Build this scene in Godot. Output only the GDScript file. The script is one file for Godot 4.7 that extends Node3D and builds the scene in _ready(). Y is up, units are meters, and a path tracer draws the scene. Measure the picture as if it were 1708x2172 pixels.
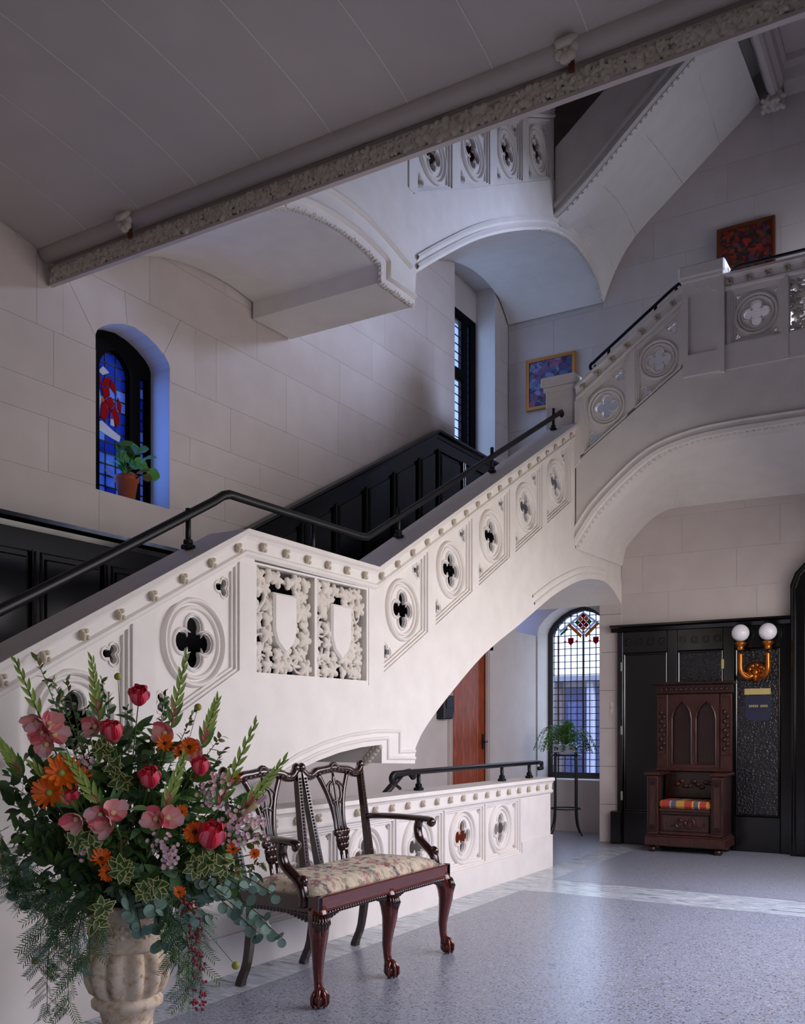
extends Node3D

# Stair hall of a stone house. Axes: the stair runs along -Z at x = -3.1, the panelled wall lies along X at z = -9.65.
# Stair drawings use (u, v, w): u = -z along the flight, v = height, w = out of the face.
const XS := -3.1     # face of the lower stair
const XU := -3.3     # face of the upper stair
const XW := -4.4     # left wall
const ZB := -9.65    # back wall
const ZG := -8.28    # face of the gallery flight
var M := {}
var rng := RandomNumberGenerator.new()
var taken := {}

func _ready() -> void:
	rng.seed = 20240611
	make_view()
	make_materials()
	make_shell()
	make_staircase()
	make_upper_staircase()
	make_gallery()
	make_basement_balustrade()
	make_windows()
	make_panelling()
	make_beam()
	make_handrails()
	make_bench()
	make_throne()
	make_wall_things()
	make_plants()
	make_bouquet()

func make_view() -> void:
	var cam := Camera3D.new()
	cam.name = "camera"
	cam.position = Vector3(0, 1.2, 0)
	cam.rotation_degrees.y = 30.9
	# focal length 2000 px on 1708 x 2172, lens raised so that the horizon lies at row 1545
	cam.set_frustum(0.05 * 2172.0 / 2000.0, Vector2(0, 0.05 * (1545.0 - 1086.0) / 2000.0), 0.05, 200.0)
	add_child(cam)
	cam.current = true
	var we := WorldEnvironment.new()
	we.name = "environment"
	var e := Environment.new()
	e.background_mode = Environment.BG_SKY
	var sky := Sky.new()
	var sm := ProceduralSkyMaterial.new()
	sm.sky_top_color = Color(0.32, 0.5, 0.9)
	sm.sky_horizon_color = Color(0.86, 0.91, 1.0)
	sm.ground_bottom_color = Color(0.3, 0.3, 0.3)
	sm.ground_horizon_color = Color(0.6, 0.62, 0.66)
	sm.energy_multiplier = 2.6
	sky.sky_material = sm
	e.sky = sky
	e.tonemap_mode = Environment.TONE_MAPPER_LINEAR
	e.tonemap_exposure = 1.0
	e.sdfgi_enabled = true
	e.ssao_enabled = true
	e.ssil_enabled = true
	we.environment = e
	add_child(we)
	# daylight through the tall windows of the right-hand wall (outside the frame), low and high
	window_light("daylight_low", Vector3(0.08, 1.9, -6.1), Vector2(4.8, 1.6), Color(1.0, 0.955, 0.93), 14.8, Vector3(-1, -0.9, 0))
	# sky seen from inside through the window at the gallery's end
	window_light("daylight_high", Vector3(3.6, 6.6, -11.2), Vector2(3.4, 1.4), Color(0.77, 0.83, 1.0), 220.0, Vector3(-6.9, -1.6, 4.6))
	window_light("daylight_gallery", Vector3(0.1, 5.3, -8.95), Vector2(1.0, 1.0), Color(0.95, 0.95, 1.0), 2.4, Vector3(-1, -0.9, 0.15))
	window_light("added_fill_near", Vector3(1.22, 1.45, -0.6), Vector2(2.2, 1.5), Color(1.0, 0.96, 0.93), 2.7, Vector3(-1, -0.85, -0.68))  # fill lamp added near the camera to brighten bouquet, first flight and ceiling
	# the three windows in view: cool daylight just inside the glass
	window_light("daylight_stained", Vector3(-4.555, 3.05, -4.135), Vector2(0.5, 0.8), Color(0.36, 0.56, 1.0), 0.34, Vector3(1, 0, 0))
	window_light("daylight_bay", Vector3(-4.62, 4.8, -8.86), Vector2(0.8, 1.6), Color(0.66, 0.79, 1.0), 0.7, Vector3(1, 0, 0))
	window_light("daylight_alcove", Vector3(-3.99, 1.55, -10.8), Vector2(0.8, 1.6), Color(0.85, 0.92, 1.0), 0.85, Vector3(0, 0, 1))

func window_light(called: String, at: Vector3, size: Vector2, colour: Color, energy: float, towards: Vector3) -> void:
	var l := AreaLight3D.new()
	l.name = called
	l.area_size = size
	l.area_normalize_energy = true
	l.light_color = colour
	l.light_energy = energy
	l.area_range = 40.0
	l.area_attenuation = 2.0
	l.shadow_enabled = true
	add_child(l)
	l.look_at_from_position(at, at + towards, Vector3.UP)

# ---------------------------------------------------------------- helpers: nodes
func numbered(called: String) -> String:
	var n: int = taken.get(called, -1) + 1
	taken[called] = n
	return called if n == 0 else "%s_%03d" % [called, n]

func tag(o: Node, label: String, category: String, group := "") -> Node:
	o.set_meta("label", label)
	o.set_meta("category", category)
	if group != "":
		o.set_meta("group", group)
	return o

func thing(called: String, label: String, category: String, at := Vector3.ZERO, turn := 0.0, group := "") -> Node3D:
	var o := Node3D.new()
	o.name = numbered(called)
	add_child(o)
	o.position = at
	o.rotation.y = turn
	tag(o, label, category, group)
	return o

func struct(o: Node) -> Node:
	o.set_meta("kind", "structure")
	return o

func base_of(p: Node) -> Vector3:
	var v := Vector3.ZERO
	while p != self and p != null:
		if p is Node3D:
			v += p.position
		p = p.get_parent()
	return v

func inst(called: String, mesh: Mesh, mat: Material, parent: Node = self, xf := Transform3D.IDENTITY) -> MeshInstance3D:
	var o := MeshInstance3D.new()
	o.mesh = mesh
	o.material_override = mat
	o.transform = xf
	o.cast_shadow = GeometryInstance3D.SHADOW_CASTING_SETTING_ON
	o.name = numbered(called) if parent == self else called
	parent.add_child(o, true)
	return o

# a shape drawn in local coordinates of its parent
func obj(called: String, st: SurfaceTool, mat: Material, parent: Node = self) -> MeshInstance3D:
	return inst(called, done(st), mat, parent)

# a shape drawn in world coordinates, under a parent that is moved but not turned
func objw(called: String, st: SurfaceTool, mat: Material, parent: Node = self) -> MeshInstance3D:
	return inst(called, done(st), mat, parent, Transform3D(Basis.IDENTITY, -base_of(parent)))

func instw(called: String, mesh: Mesh, mat: Material, parent: Node, xf: Transform3D) -> MeshInstance3D:
	return inst(called, mesh, mat, parent, Transform3D(xf.basis, xf.origin - base_of(parent)))

func done(st: SurfaceTool) -> ArrayMesh:
	st.generate_normals()
	return st.commit()

# ---------------------------------------------------------------- helpers: shapes
func ms(smooth := false) -> SurfaceTool:
	var st := SurfaceTool.new()
	st.begin(Mesh.PRIMITIVE_TRIANGLES)
	st.set_smooth_group(0 if smooth else -1)
	return st

func FX(x: float) -> Transform3D:
	return Transform3D(Basis(Vector3(0, 0, -1), Vector3(0, 1, 0), Vector3(1, 0, 0)), Vector3(x, 0, 0))

func FZ(z: float) -> Transform3D:
	return Transform3D(Basis.IDENTITY, Vector3(0, 0, z))

func tri(st: SurfaceTool, a: Vector3, b: Vector3, c: Vector3) -> void:
	st.add_vertex(a); st.add_vertex(c); st.add_vertex(b)

func quad(st: SurfaceTool, a: Vector3, b: Vector3, c: Vector3, d: Vector3) -> void:
	tri(st, a, b, c); tri(st, a, c, d)

func area2(p: PackedVector2Array) -> float:
	var s := 0.0
	for i in p.size():
		s += p[i].cross(p[(i + 1) % p.size()])
	return s * 0.5

func ccw(p: PackedVector2Array) -> PackedVector2Array:
	var q := p.duplicate()
	if area2(q) < 0.0:
		q.reverse()
	return q

func rect(a: float, b: float, c: float, d: float) -> PackedVector2Array:
	return PackedVector2Array([Vector2(a, b), Vector2(c, b), Vector2(c, d), Vector2(a, d)])

# pieces without holes that together make poly less holes
func cut(poly: PackedVector2Array, holes: Array) -> Array:
	if holes.is_empty():
		return [poly]
	var lo := Vector2(INF, INF)
	var hi := -lo
	for p in poly:
		lo = lo.min(p); hi = hi.max(p)
	var xs: Array = [lo.x - 1.0, hi.x + 1.0]
	for h in holes:
		var a := INF
		var b := -INF
		for p in h:
			a = minf(a, p.x); b = maxf(b, p.x)
		xs.append((a + b) * 0.5 + 0.00013)
	xs.sort()
	var out := []
	for i in xs.size() - 1:
		if xs[i + 1] - xs[i] < 0.0003:
			continue
		var bits: Array = Geometry2D.intersect_polygons(poly, rect(xs[i], lo.y - 1.0, xs[i + 1], hi.y + 1.0))
		for h in holes:
			var next := []
			for b in bits:
				next.append_array(Geometry2D.clip_polygons(b, h))
			bits = next
		out.append_array(bits)
	return out

func face(st: SurfaceTool, xf: Transform3D, poly: PackedVector2Array, holes: Array, w: float, front := true) -> void:
	for piece in cut(poly, holes):
		var id := Geometry2D.triangulate_polygon(piece)
		for i in range(0, id.size(), 3):
			var a: Vector2 = piece[id[i]]
			var b: Vector2 = piece[id[i + 1]]
			var c: Vector2 = piece[id[i + 2]]
			if ((b - a).cross(c - a) < 0.0) == front:
				var t := b
				b = c
				c = t
			tri(st, xf * Vector3(a.x, a.y, w), xf * Vector3(b.x, b.y, w), xf * Vector3(c.x, c.y, w))

func wall_of(st: SurfaceTool, xf: Transform3D, path: PackedVector2Array, w0: float, w1: float, inward := false) -> void:
	var p := ccw(path)
	for i in p.size():
		var a := p[i]
		var b := p[(i + 1) % p.size()]
		if inward:
			quad(st, xf * Vector3(a.x, a.y, w1), xf * Vector3(b.x, b.y, w1), xf * Vector3(b.x, b.y, w0), xf * Vector3(a.x, a.y, w0))
		else:
			quad(st, xf * Vector3(a.x, a.y, w0), xf * Vector3(b.x, b.y, w0), xf * Vector3(b.x, b.y, w1), xf * Vector3(a.x, a.y, w1))

# poly pulled out from w0 to w1 with holes through it
func prism(st: SurfaceTool, xf: Transform3D, poly: PackedVector2Array, holes: Array, w0: float, w1: float, back := true) -> void:
	face(st, xf, poly, holes, w1, true)
	if back:
		face(st, xf, poly, holes, w0, false)
	wall_of(st, xf, poly, w0, w1)
	for h in holes:
		wall_of(st, xf, h, w0, w1, true)

# a slab whose front edge is chamfered
func slab(st: SurfaceTool, xf: Transform3D, poly: PackedVector2Array, w0: float, w1: float, ch := 0.004) -> void:
	var ins := Geometry2D.offset_polygon(poly, -ch, Geometry2D.JOIN_MITER)
	if ins.size() != 1 or ins[0].size() != poly.size():
		prism(st, xf, poly, [], w0, w1)
		return
	var p := ccw(poly)
	var q := ccw(ins[0])
	var best := 0
	for k in q.size():
		if q[k].distance_to(p[0]) < q[best].distance_to(p[0]):
			best = k
	face(st, xf, q, [], w1, true)
	face(st, xf, p, [], w0, false)
	wall_of(st, xf, p, w0, w1 - ch)
	for i in p.size():
		var j := (i + 1) % p.size()
		var a := p[i]
		var b := p[j]
		var c := q[(j + best) % q.size()]
		var d := q[(i + best) % q.size()]
		quad(st, xf * Vector3(a.x, a.y, w1 - ch), xf * Vector3(b.x, b.y, w1 - ch), xf * Vector3(c.x, c.y, w1), xf * Vector3(d.x, d.y, w1))

# box with chamfered edges
func box(st: SurfaceTool, c: Vector3, s: Vector3, ch := 0.0, xf := Transform3D.IDENTITY) -> void:
	var h := s * 0.5
	var k: float = minf(ch, minf(h.x, minf(h.y, h.z)) * 0.9)
	if k <= 0.0:
		var t := xf * Transform3D(Basis.IDENTITY, c)
		prism(st, t, rect(-h.x, -h.y, h.x, h.y), [], -h.z, h.z)
		return
	for ax in 3:
		for sg in [-1.0, 1.0]:
			var n := Vector3.ZERO
			n[ax] = sg
			var a := Vector3.ZERO
			a[(ax + 1) % 3] = h[(ax + 1) % 3] - k
			var b := Vector3.ZERO
			b[(ax + 2) % 3] = h[(ax + 2) % 3] - k
			var o: Vector3 = c + n * h[ax]
			if sg > 0:
				quad(st, xf * (o - a - b), xf * (o + a - b), xf * (o + a + b), xf * (o - a + b))
			else:
				quad(st, xf * (o - a - b), xf * (o - a + b), xf * (o + a + b), xf * (o + a - b))
	for ax in 3:
		var e := Vector3.ZERO
		e[ax] = h[ax] - k
		var i := (ax + 1) % 3
		var j := (ax + 2) % 3
		for si in [-1.0, 1.0]:
			for sj in [-1.0, 1.0]:
				var p := c
				p[i] += si * h[i]
				p[j] += sj * (h[j] - k)
				var q := c
				q[i] += si * (h[i] - k)
				q[j] += sj * h[j]
				if si * sj > 0:
					quad(st, xf * (p - e), xf * (q - e), xf * (q + e), xf * (p + e))
				else:
					quad(st, xf * (p - e), xf * (p + e), xf * (q + e), xf * (q - e))
	for sx in [-1.0, 1.0]:
		for sy in [-1.0, 1.0]:
			for sz in [-1.0, 1.0]:
				var a := c + Vector3(sx * h.x, sy * (h.y - k), sz * (h.z - k))
				var b := c + Vector3(sx * (h.x - k), sy * h.y, sz * (h.z - k))
				var d := c + Vector3(sx * (h.x - k), sy * (h.y - k), sz * h.z)
				if sx * sy * sz > 0:
					tri(st, xf * a, xf * b, xf * d)
				else:
					tri(st, xf * a, xf * d, xf * b)

# profile (dv, w) carried along path (u, v) upright: raked copings, sills, strings
func band(st: SurfaceTool, xf: Transform3D, path: PackedVector2Array, prof: PackedVector2Array, closed := true, caps := true) -> void:
	var n := prof.size()
	for i in path.size() - 1:
		var p := path[i]
		var q := path[i + 1]
		for j in (n if closed else n - 1):
			var a := prof[j]
			var b := prof[(j + 1) % n]
			quad(st, xf * Vector3(p.x, p.y + a.x, a.y), xf * Vector3(p.x, p.y + b.x, b.y), xf * Vector3(q.x, q.y + b.x, b.y), xf * Vector3(q.x, q.y + a.x, a.y))
	if closed and caps:
		var flat := PackedVector2Array()
		for a in prof:
			flat.append(Vector2(a.y, a.x))
		var id := Geometry2D.triangulate_polygon(flat)
		for e in [0, path.size() - 1]:
			for i in range(0, id.size(), 3):
				var t := []
				for k in 3:
					t.append(xf * Vector3(path[e].x, path[e].y + flat[id[i + k]].y, flat[id[i + k]].x))
				if e == 0:
					tri(st, t[0], t[1], t[2])
				else:
					tri(st, t[0], t[2], t[1])

# profile (offset outwards, w) carried round a path in the face plane with mitred corners
func mould(st: SurfaceTool, xf: Transform3D, path: PackedVector2Array, closed: bool, prof: PackedVector2Array) -> void:
	var p := ccw(path) if closed else path
	var n := p.size()
	var nor := PackedVector2Array()
	for i in n:
		var a := p[i] - p[(i - 1 + n) % n]
		var b := p[(i + 1) % n] - p[i]
		if not closed and i == 0:
			a = b
		if not closed and i == n - 1:
			b = a
		a = a.normalized(); b = b.normalized()
		var na := Vector2(a.y, -a.x)
		var nb := Vector2(b.y, -b.x)
		var m := (na + nb).normalized()
		nor.append(m / maxf(0.35, m.dot(na)))
	for j in prof.size() - 1:
		st.set_smooth_group(j + 1 if n > 14 else -1)
		for i in (n if closed else n - 1):
			var k := (i + 1) % n
			var a0 := p[i] + nor[i] * prof[j].x
			var a1 := p[i] + nor[i] * prof[j + 1].x
			var b0 := p[k] + nor[k] * prof[j].x
			var b1 := p[k] + nor[k] * prof[j + 1].x
			quad(st, xf * Vector3(a0.x, a0.y, prof[j].y), xf * Vector3(a1.x, a1.y, prof[j + 1].y), xf * Vector3(b1.x, b1.y, prof[j + 1].y), xf * Vector3(b0.x, b0.y, prof[j].y))
	st.set_smooth_group(-1)

# half-round bead as a mould profile
func bead(r: float, w: float, h: float, n := 5) -> PackedVector2Array:
	var out := PackedVector2Array()
	for i in n + 1:
		var a := PI * i / n
		out.append(Vector2(-cos(a) * r, w + sin(a) * h))
	return out

func tube(st: SurfaceTool, pts: Array, rad, sides := 8, closed := false, squash := Vector2.ONE, up := Vector3.ZERO) -> void:
	var n := pts.size()
	var ring := []
	var side := Vector3.ZERO
	for i in n:
		var a: Vector3 = pts[(i - 1 + n) % n] if (closed or i > 0) else pts[0]
		var b: Vector3 = pts[(i + 1) % n] if (closed or i < n - 1) else pts[n - 1]
		var d := (b - a).normalized()
		if up != Vector3.ZERO:
			side = up.cross(d).normalized()
		elif side == Vector3.ZERO:
			side = d.cross(Vector3.UP if absf(d.y) < 0.9 else Vector3.RIGHT).normalized()
		else:
			side = (side - d * side.dot(d)).normalized()
		var v := d.cross(side)
		var r: float = rad[i] if rad is Array or rad is PackedFloat32Array else rad
		var row := []
		for k in sides:
			var t := TAU * (k + 0.5) / sides
			row.append(pts[i] + side * cos(t) * r * squash.x + v * sin(t) * r * squash.y)
		ring.append(row)
	for i in (n if closed else n - 1):
		var p: Array = ring[i]
		var q: Array = ring[(i + 1) % n]
		for k in sides:
			var j := (k + 1) % sides
			quad(st, p[k], p[j], q[j], q[k])
	if not closed:
		for e in [0, n - 1]:
			var mid: Vector3 = pts[e]
			for k in sides:
				var j := (k + 1) % sides
				if e == 0:
					tri(st, mid, ring[e][j], ring[e][k])
				else:
					tri(st, mid, ring[e][k], ring[e][j])

# prof: (radius, height) from bottom to top; lobes and depths for gadroons
func lathe(st: SurfaceTool, prof: PackedVector2Array, sides := 24, xf := Transform3D.IDENTITY, lobes := 0, depth := PackedFloat32Array()) -> void:
	var rows := []
	for i in prof.size():
		var row := []
		for k in sides:
			var t := TAU * k / sides
			var r := prof[i].x
			if lobes > 0 and depth[i] != 0.0:
				r *= 1.0 + depth[i] * (absf(cos(t * lobes * 0.5)) - 0.6)
			row.append(xf * Vector3(cos(t) * r, prof[i].y, -sin(t) * r))
		rows.append(row)
	for i in prof.size() - 1:
		for k in sides:
			var j := (k + 1) % sides
			quad(st, rows[i][k], rows[i][j], rows[i + 1][j], rows[i + 1][k])

func ball(st: SurfaceTool, c: Vector3, r: Vector3, seg := 10, rings := 6, xf := Transform3D.IDENTITY) -> void:
	var p := PackedVector2Array()
	for i in rings + 1:
		var a := -PI / 2 + PI * i / rings
		p.append(Vector2(maxf(cos(a), 0.0001), sin(a)))
	lathe(st, p, seg, xf * Transform3D(Basis.from_scale(r), c))

func arc(c: Vector2, r: float, a0: float, a1: float, n: int) -> PackedVector2Array:
	var out := PackedVector2Array()
	for i in n + 1:
		var a := lerpf(a0, a1, float(i) / n)
		out.append(c + Vector2(cos(a), sin(a)) * r)
	return out

func foil(c: Vector2, lobes: int, off: float, r: float, cusp: float, turn := 0.0, n := 8) -> PackedVector2Array:
	var out := PackedVector2Array()
	for i in lobes:
		var a := turn + TAU * i / lobes
		var half := PI * 0.66
		out.append_array(arc(c + Vector2(cos(a), sin(a)) * off, r, a - half, a + half, n))
		var b := a + PI / lobes
		out.append(c + Vector2(cos(b), sin(b)) * cusp)
	return out

func shift(p: PackedVector2Array, d: Vector2) -> PackedVector2Array:
	var out := PackedVector2Array()
	for q in p:
		out.append(q + d)
	return out

func smooth(p: Array, n := 6) -> Array:
	var out := []
	for i in p.size() - 1:
		var a = p[maxi(i - 1, 0)]
		var b = p[i]
		var c = p[i + 1]
		var d = p[mini(i + 2, p.size() - 1)]
		for k in n:
			out.append(b.cubic_interpolate(c, a, d, float(k) / n))
	out.append(p[-1])
	return out

func smooth2(p: PackedVector2Array, n := 6) -> PackedVector2Array:
	return PackedVector2Array(smooth(Array(p), n))

# photo pixel (1708 x 2172 frame) at a given distance along the view axis
func pix(px: float, py: float, d: float) -> Vector3:
	var t := deg_to_rad(30.9)
	var k := (px - 854.0) / 2000.0
	return Vector3((-sin(t) + k * cos(t)) * d, 1.2 + (1545.0 - py) / 2000.0 * d, -(cos(t) + k * sin(t)) * d)

# ---------------------------------------------------------------- materials
func plain(c: Color, rough := 0.8, metal := 0.0) -> StandardMaterial3D:
	var m := StandardMaterial3D.new()
	m.albedo_color = c
	m.roughness = rough
	m.metallic = metal
	return m

func noise_of(kind: int, freq: float, oct := 4, sd := 1) -> FastNoiseLite:
	var n := FastNoiseLite.new()
	n.noise_type = kind
	n.frequency = freq
	n.fractal_octaves = oct
	n.seed = sd
	return n

# image whose pixels follow a gradient read by noise; sx, sy stretch the noise
func graded(size: int, n: FastNoiseLite, cols: Array, offs: Array, sx := 1.0, sy := 1.0, jitter := 0.0, warp := 0.0) -> ImageTexture:
	var g := Gradient.new()
	g.offsets = PackedFloat32Array(offs)
	g.colors = PackedColorArray(cols)
	var img := Image.create(size, size, true, Image.FORMAT_RGB8)
	var r := RandomNumberGenerator.new()
	r.seed = 5
	for y in size:
		for x in size:
			# blend the borders so that the picture repeats without a seam
			var fx := float(x) / size
			var fy := float(y) / size
			var ax := fx * sx * size
			var ay := fy * sy * size
			var v := 0.0
			if warp > 0.0:
				ax += warp * n.get_noise_2d(ay * 0.35 + 900.0, ax * 0.35)
			var a := n.get_noise_2d(ax, ay)
			var b := n.get_noise_2d(ax - sx * size, ay)
			var c := n.get_noise_2d(ax, ay - sy * size)
			var tx := smoothstep(0.7, 1.0, fx)
			var ty := smoothstep(0.7, 1.0, fy)
			v = lerpf(lerpf(a, b, tx), c, ty)
			v = v * 0.5 + 0.5 + (r.randf() - 0.5) * jitter
			img.set_pixel(x, y, g.sample(clampf(v, 0.0, 1.0)))
	img.generate_mipmaps()
	return ImageTexture.create_from_image(img)

func tri_map(m: StandardMaterial3D, tex: Texture2D, scale: Vector3, world := true) -> StandardMaterial3D:
	m.albedo_texture = tex
	m.uv1_triplanar = true
	m.uv1_world_triplanar = world
	m.uv1_scale = scale
	return m

func terrazzo() -> ImageTexture:
	var s := 1024
	var img := Image.create(s, s, true, Image.FORMAT_RGB8)
	var n := noise_of(FastNoiseLite.TYPE_SIMPLEX, 0.03, 3, 7)
	var r := RandomNumberGenerator.new()
	r.seed = 11
	for y in s:
		for x in s:
			var v := 0.60 + 0.03 * n.get_noise_2d(x, y) + (r.randf() - 0.5) * 0.08
			img.set_pixel(x, y, Color(v * 0.96, v * 0.98, v * 1.05))
	var tones := [Color(0.36, 0.35, 0.36), Color(0.44, 0.42, 0.42), Color(0.72, 0.71, 0.72), Color(0.52, 0.48, 0.46), Color(0.29, 0.28, 0.3), Color(0.66, 0.64, 0.65)]
	for i in 12000:
		var c: Color = tones[r.randi() % tones.size()]
		var x0 := r.randi_range(0, s - 1)
		var y0 := r.randi_range(0, s - 1)
		var rad := r.randf_range(0.8, 4.2)
		var ex := r.randf_range(0.6, 1.5)
		var q := int(ceil(rad * 1.6))
		for dy in range(-q, q + 1):
			for dx in range(-q, q + 1):
				if Vector2(dx * ex, dy / ex).length() <= rad:
					img.set_pixel(posmod(x0 + dx, s), posmod(y0 + dy, s), c)
	img.generate_mipmaps()
	return ImageTexture.create_from_image(img)

# painterly print: dabs of the given colours over a ground
func dabs(w: int, h: int, ground: Color, cols: Array, count: int, lo: float, hi: float, sd: int, lean := 1.6) -> Image:
	var img := Image.create(w, h, true, Image.FORMAT_RGB8)
	img.fill(ground)
	var r := RandomNumberGenerator.new()
	r.seed = sd
	for i in count:
		var c: Color = cols[r.randi() % cols.size()]
		var x0 := r.randi_range(0, w - 1)
		var y0 := r.randi_range(0, h - 1)
		var rad := r.randf_range(lo, hi)
		var ang := r.randf() * TAU
		var q := int(ceil(rad * lean))
		for dy in range(-q, q + 1):
			for dx in range(-q, q + 1):
				var v := Vector2(dx, dy).rotated(ang)
				if Vector2(v.x / lean, v.y * lean * 0.7).length() <= rad:
					var px := posmod(x0 + dx, w)
					var py := posmod(y0 + dy, h)
					img.set_pixel(px, py, img.get_pixel(px, py).lerp(c, 0.8))
	return img

func tex_of(img: Image) -> ImageTexture:
	img.generate_mipmaps()
	return ImageTexture.create_from_image(img)

func make_materials() -> void:
	var sx := FastNoiseLite.TYPE_SIMPLEX_SMOOTH
	var mottle := graded(512, noise_of(sx, 0.012, 5, 3), [Color(0.965, 0.962, 0.96), Color(1, 1, 1)], [0.2, 0.8], 1, 1, 0.02)
	M.stone = tri_map(plain(Color(0.925, 0.905, 0.885), 0.78), mottle, Vector3.ONE * 0.6)          # painted stone of the stair
	M.stone_up = M.stone
	for i in 3:
		M["block%d" % i] = tri_map(plain(Color(0.80, 0.765, 0.755).lerp(Color(0.785, 0.745, 0.73), i * 0.4), 0.82), mottle, Vector3.ONE * 0.5)
	M.wall = tri_map(plain(Color(0.80, 0.765, 0.755), 0.82), mottle, Vector3.ONE * 0.4)
	M.low_bounce_wall = tri_map(plain(Color(0.42, 0.36, 0.33), 0.7), mottle, Vector3.ONE * 0.4)   # unseen walls, colour darkened to cut the bounced light
	M.joint = plain(Color(0.6, 0.57, 0.55), 0.9)
	M.vault = M.wall
	M.vault_joint = plain(Color(0.93, 0.91, 0.9), 0.85)
	M.carving = tri_map(plain(Color(0.86, 0.83, 0.79), 0.7), mottle, Vector3.ONE * 1.3)
	M.boss = tri_map(plain(Color(0.80, 0.755, 0.68), 0.75), mottle, Vector3.ONE * 2.0)
	# floor
	M.terrazzo = tri_map(plain(Color(0.95, 0.97, 1.0), 0.3), terrazzo(), Vector3.ONE * 0.75)
	M.terrazzo.metallic_specular = 0.5
	var vein := graded(512, noise_of(sx, 0.012, 5, 21), [Color(0.40, 0.45, 0.48), Color(0.76, 0.78, 0.82), Color(0.64, 0.68, 0.71), Color(0.84, 0.86, 0.89), Color(0.6, 0.64, 0.68)], [0.24, 0.4, 0.52, 0.66, 0.8], 0.55, 2.6, 0.03, 60.0)
	M.marble = tri_map(plain(Color(0.98, 0.98, 0.98), 0.2), vein, Vector3(0.9, 0.9, 0.9))
	M.step = tri_map(plain(Color(0.16, 0.13, 0.115), 0.7), vein, Vector3.ONE)
	M.marble2 = tri_map(plain(Color(0.98, 0.98, 0.98), 0.2), vein, Vector3(0.9, 0.9, 0.9))
	M.marble2.uv1_offset = Vector3(0.37, 0.2, 0.61)
	# wood
	var grain := graded(512, noise_of(sx, 0.02, 4, 9), [Color(0.55, 0.5, 0.48), Color(1, 1, 1)], [0.25, 0.75], 6.0, 0.35, 0.05)
	var soft := graded(512, noise_of(sx, 0.02, 4, 19), [Color(0.8, 0.77, 0.75), Color(1, 1, 1)], [0.3, 0.7], 0.8, 0.8, 0.03)
	M.ebony = tri_map(plain(Color(0.028, 0.03, 0.036), 0.2), grain, Vector3(1, 1, 1))
	M.ebony.metallic_specular = 0.6
	M.window_frame = plain(Color(0.035, 0.036, 0.04), 0.75)
	M.window_frame.metallic_specular = 0.2
	M.mahogany = tri_map(plain(Color(0.38, 0.10, 0.05), 0.2), soft, Vector3(1.0, 6.0, 6.0), false)
	M.mahogany.clearcoat_enabled = true
	M.mahogany.clearcoat = 0.6
	M.mahogany.clearcoat_roughness = 0.12
	M.mahogany_dark = tri_map(plain(Color(0.19, 0.062, 0.042), 0.2), soft, Vector3(1.0, 6.0, 6.0), false)
	M.mahogany_dark.clearcoat_enabled = true
	M.mahogany_dark.clearcoat = 0.6
	M.mahogany_dark.clearcoat_roughness = 0.12
	M.oak = tri_map(plain(Color(0.30, 0.15, 0.12), 0.32), grain, Vector3(1.4, 1.4, 1.4), false)
	M.oak_dark = tri_map(plain(Color(0.20, 0.095, 0.085), 0.32), grain, Vector3(1.4, 1.4, 1.4), false)
	M.door_wood = tri_map(plain(Color(0.74, 0.31, 0.10), 0.42), grain, Vector3(1.2, 1.2, 1.2))
	# hammered leather of the panelling: cellular relief
	var cells := noise_of(FastNoiseLite.TYPE_CELLULAR, 0.045, 2, 4)
	cells.cellular_return_type = FastNoiseLite.RETURN_DISTANCE
	var cell_img := cells.get_seamless_image(512, 512)
	cell_img.convert(Image.FORMAT_L8)
	M.leather = plain(Color(0.04, 0.043, 0.075), 0.22)
	M.leather.metallic_specular = 0.6
	M.leather.uv1_triplanar = true
	M.leather.uv1_world_triplanar = true
	M.leather.uv1_scale = Vector3(1.7, 1.7, 1.7)
	M.leather.heightmap_enabled = true
	M.leather.heightmap_texture = tex_of(cell_img)
	M.leather.heightmap_scale = 0.55
	# metal and glass
	M.iron = plain(Color(0.085, 0.085, 0.095), 0.42, 0.35)
	M.came = plain(Color(0.06, 0.062, 0.07), 0.5, 0.2)
	M.bar = plain(Color(0.2, 0.12, 0.05), 0.45, 0.3)
	M.gilt = plain(Color(0.72, 0.42, 0.16), 0.32, 0.85)
	M.brass = plain(Color(0.86, 0.78, 0.52), 0.38, 0.6)
	M.steel = plain(Color(0.75, 0.74, 0.72), 0.4, 0.6)
	M.globe = plain(Color(0.93, 0.93, 0.95), 0.12)
	M.globe.subsurf_scatter_enabled = true
	M.globe.subsurf_scatter_strength = 0.2
	var clear := plain(Color(0.95, 0.97, 1.0, 0.06), 0.05)
	clear.transparency = BaseMaterial3D.TRANSPARENCY_ALPHA
	M.clear = clear
	for g in [["blue", Color(0.16, 0.3, 0.78)], ["pale_blue", Color(0.55, 0.72, 0.98)], ["red", Color(0.6, 0.05, 0.06)], ["gold", Color(0.85, 0.5, 0.1)], ["green", Color(0.16, 0.42, 0.2)], ["white", Color(0.93, 0.96, 1.0)], ["violet", Color(0.4, 0.25, 0.6)]]:
		var m := plain(g[1], 0.55)
		m.metallic_specular = 0.15
		m.backlight_enabled = true
		m.backlight = g[1]
		M["glass_" + g[0]] = m
	# cloth and print
	var roses := dabs(512, 512, Color(0.78, 0.73, 0.65), [Color(0.76, 0.70, 0.60), Color(0.62, 0.6, 0.55), Color(0.86, 0.80, 0.68)], 260, 6, 16, 3)
	var over := dabs(512, 512, Color(0, 0, 0), [Color(1, 1, 1)], 1, 1, 2, 1)
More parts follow.
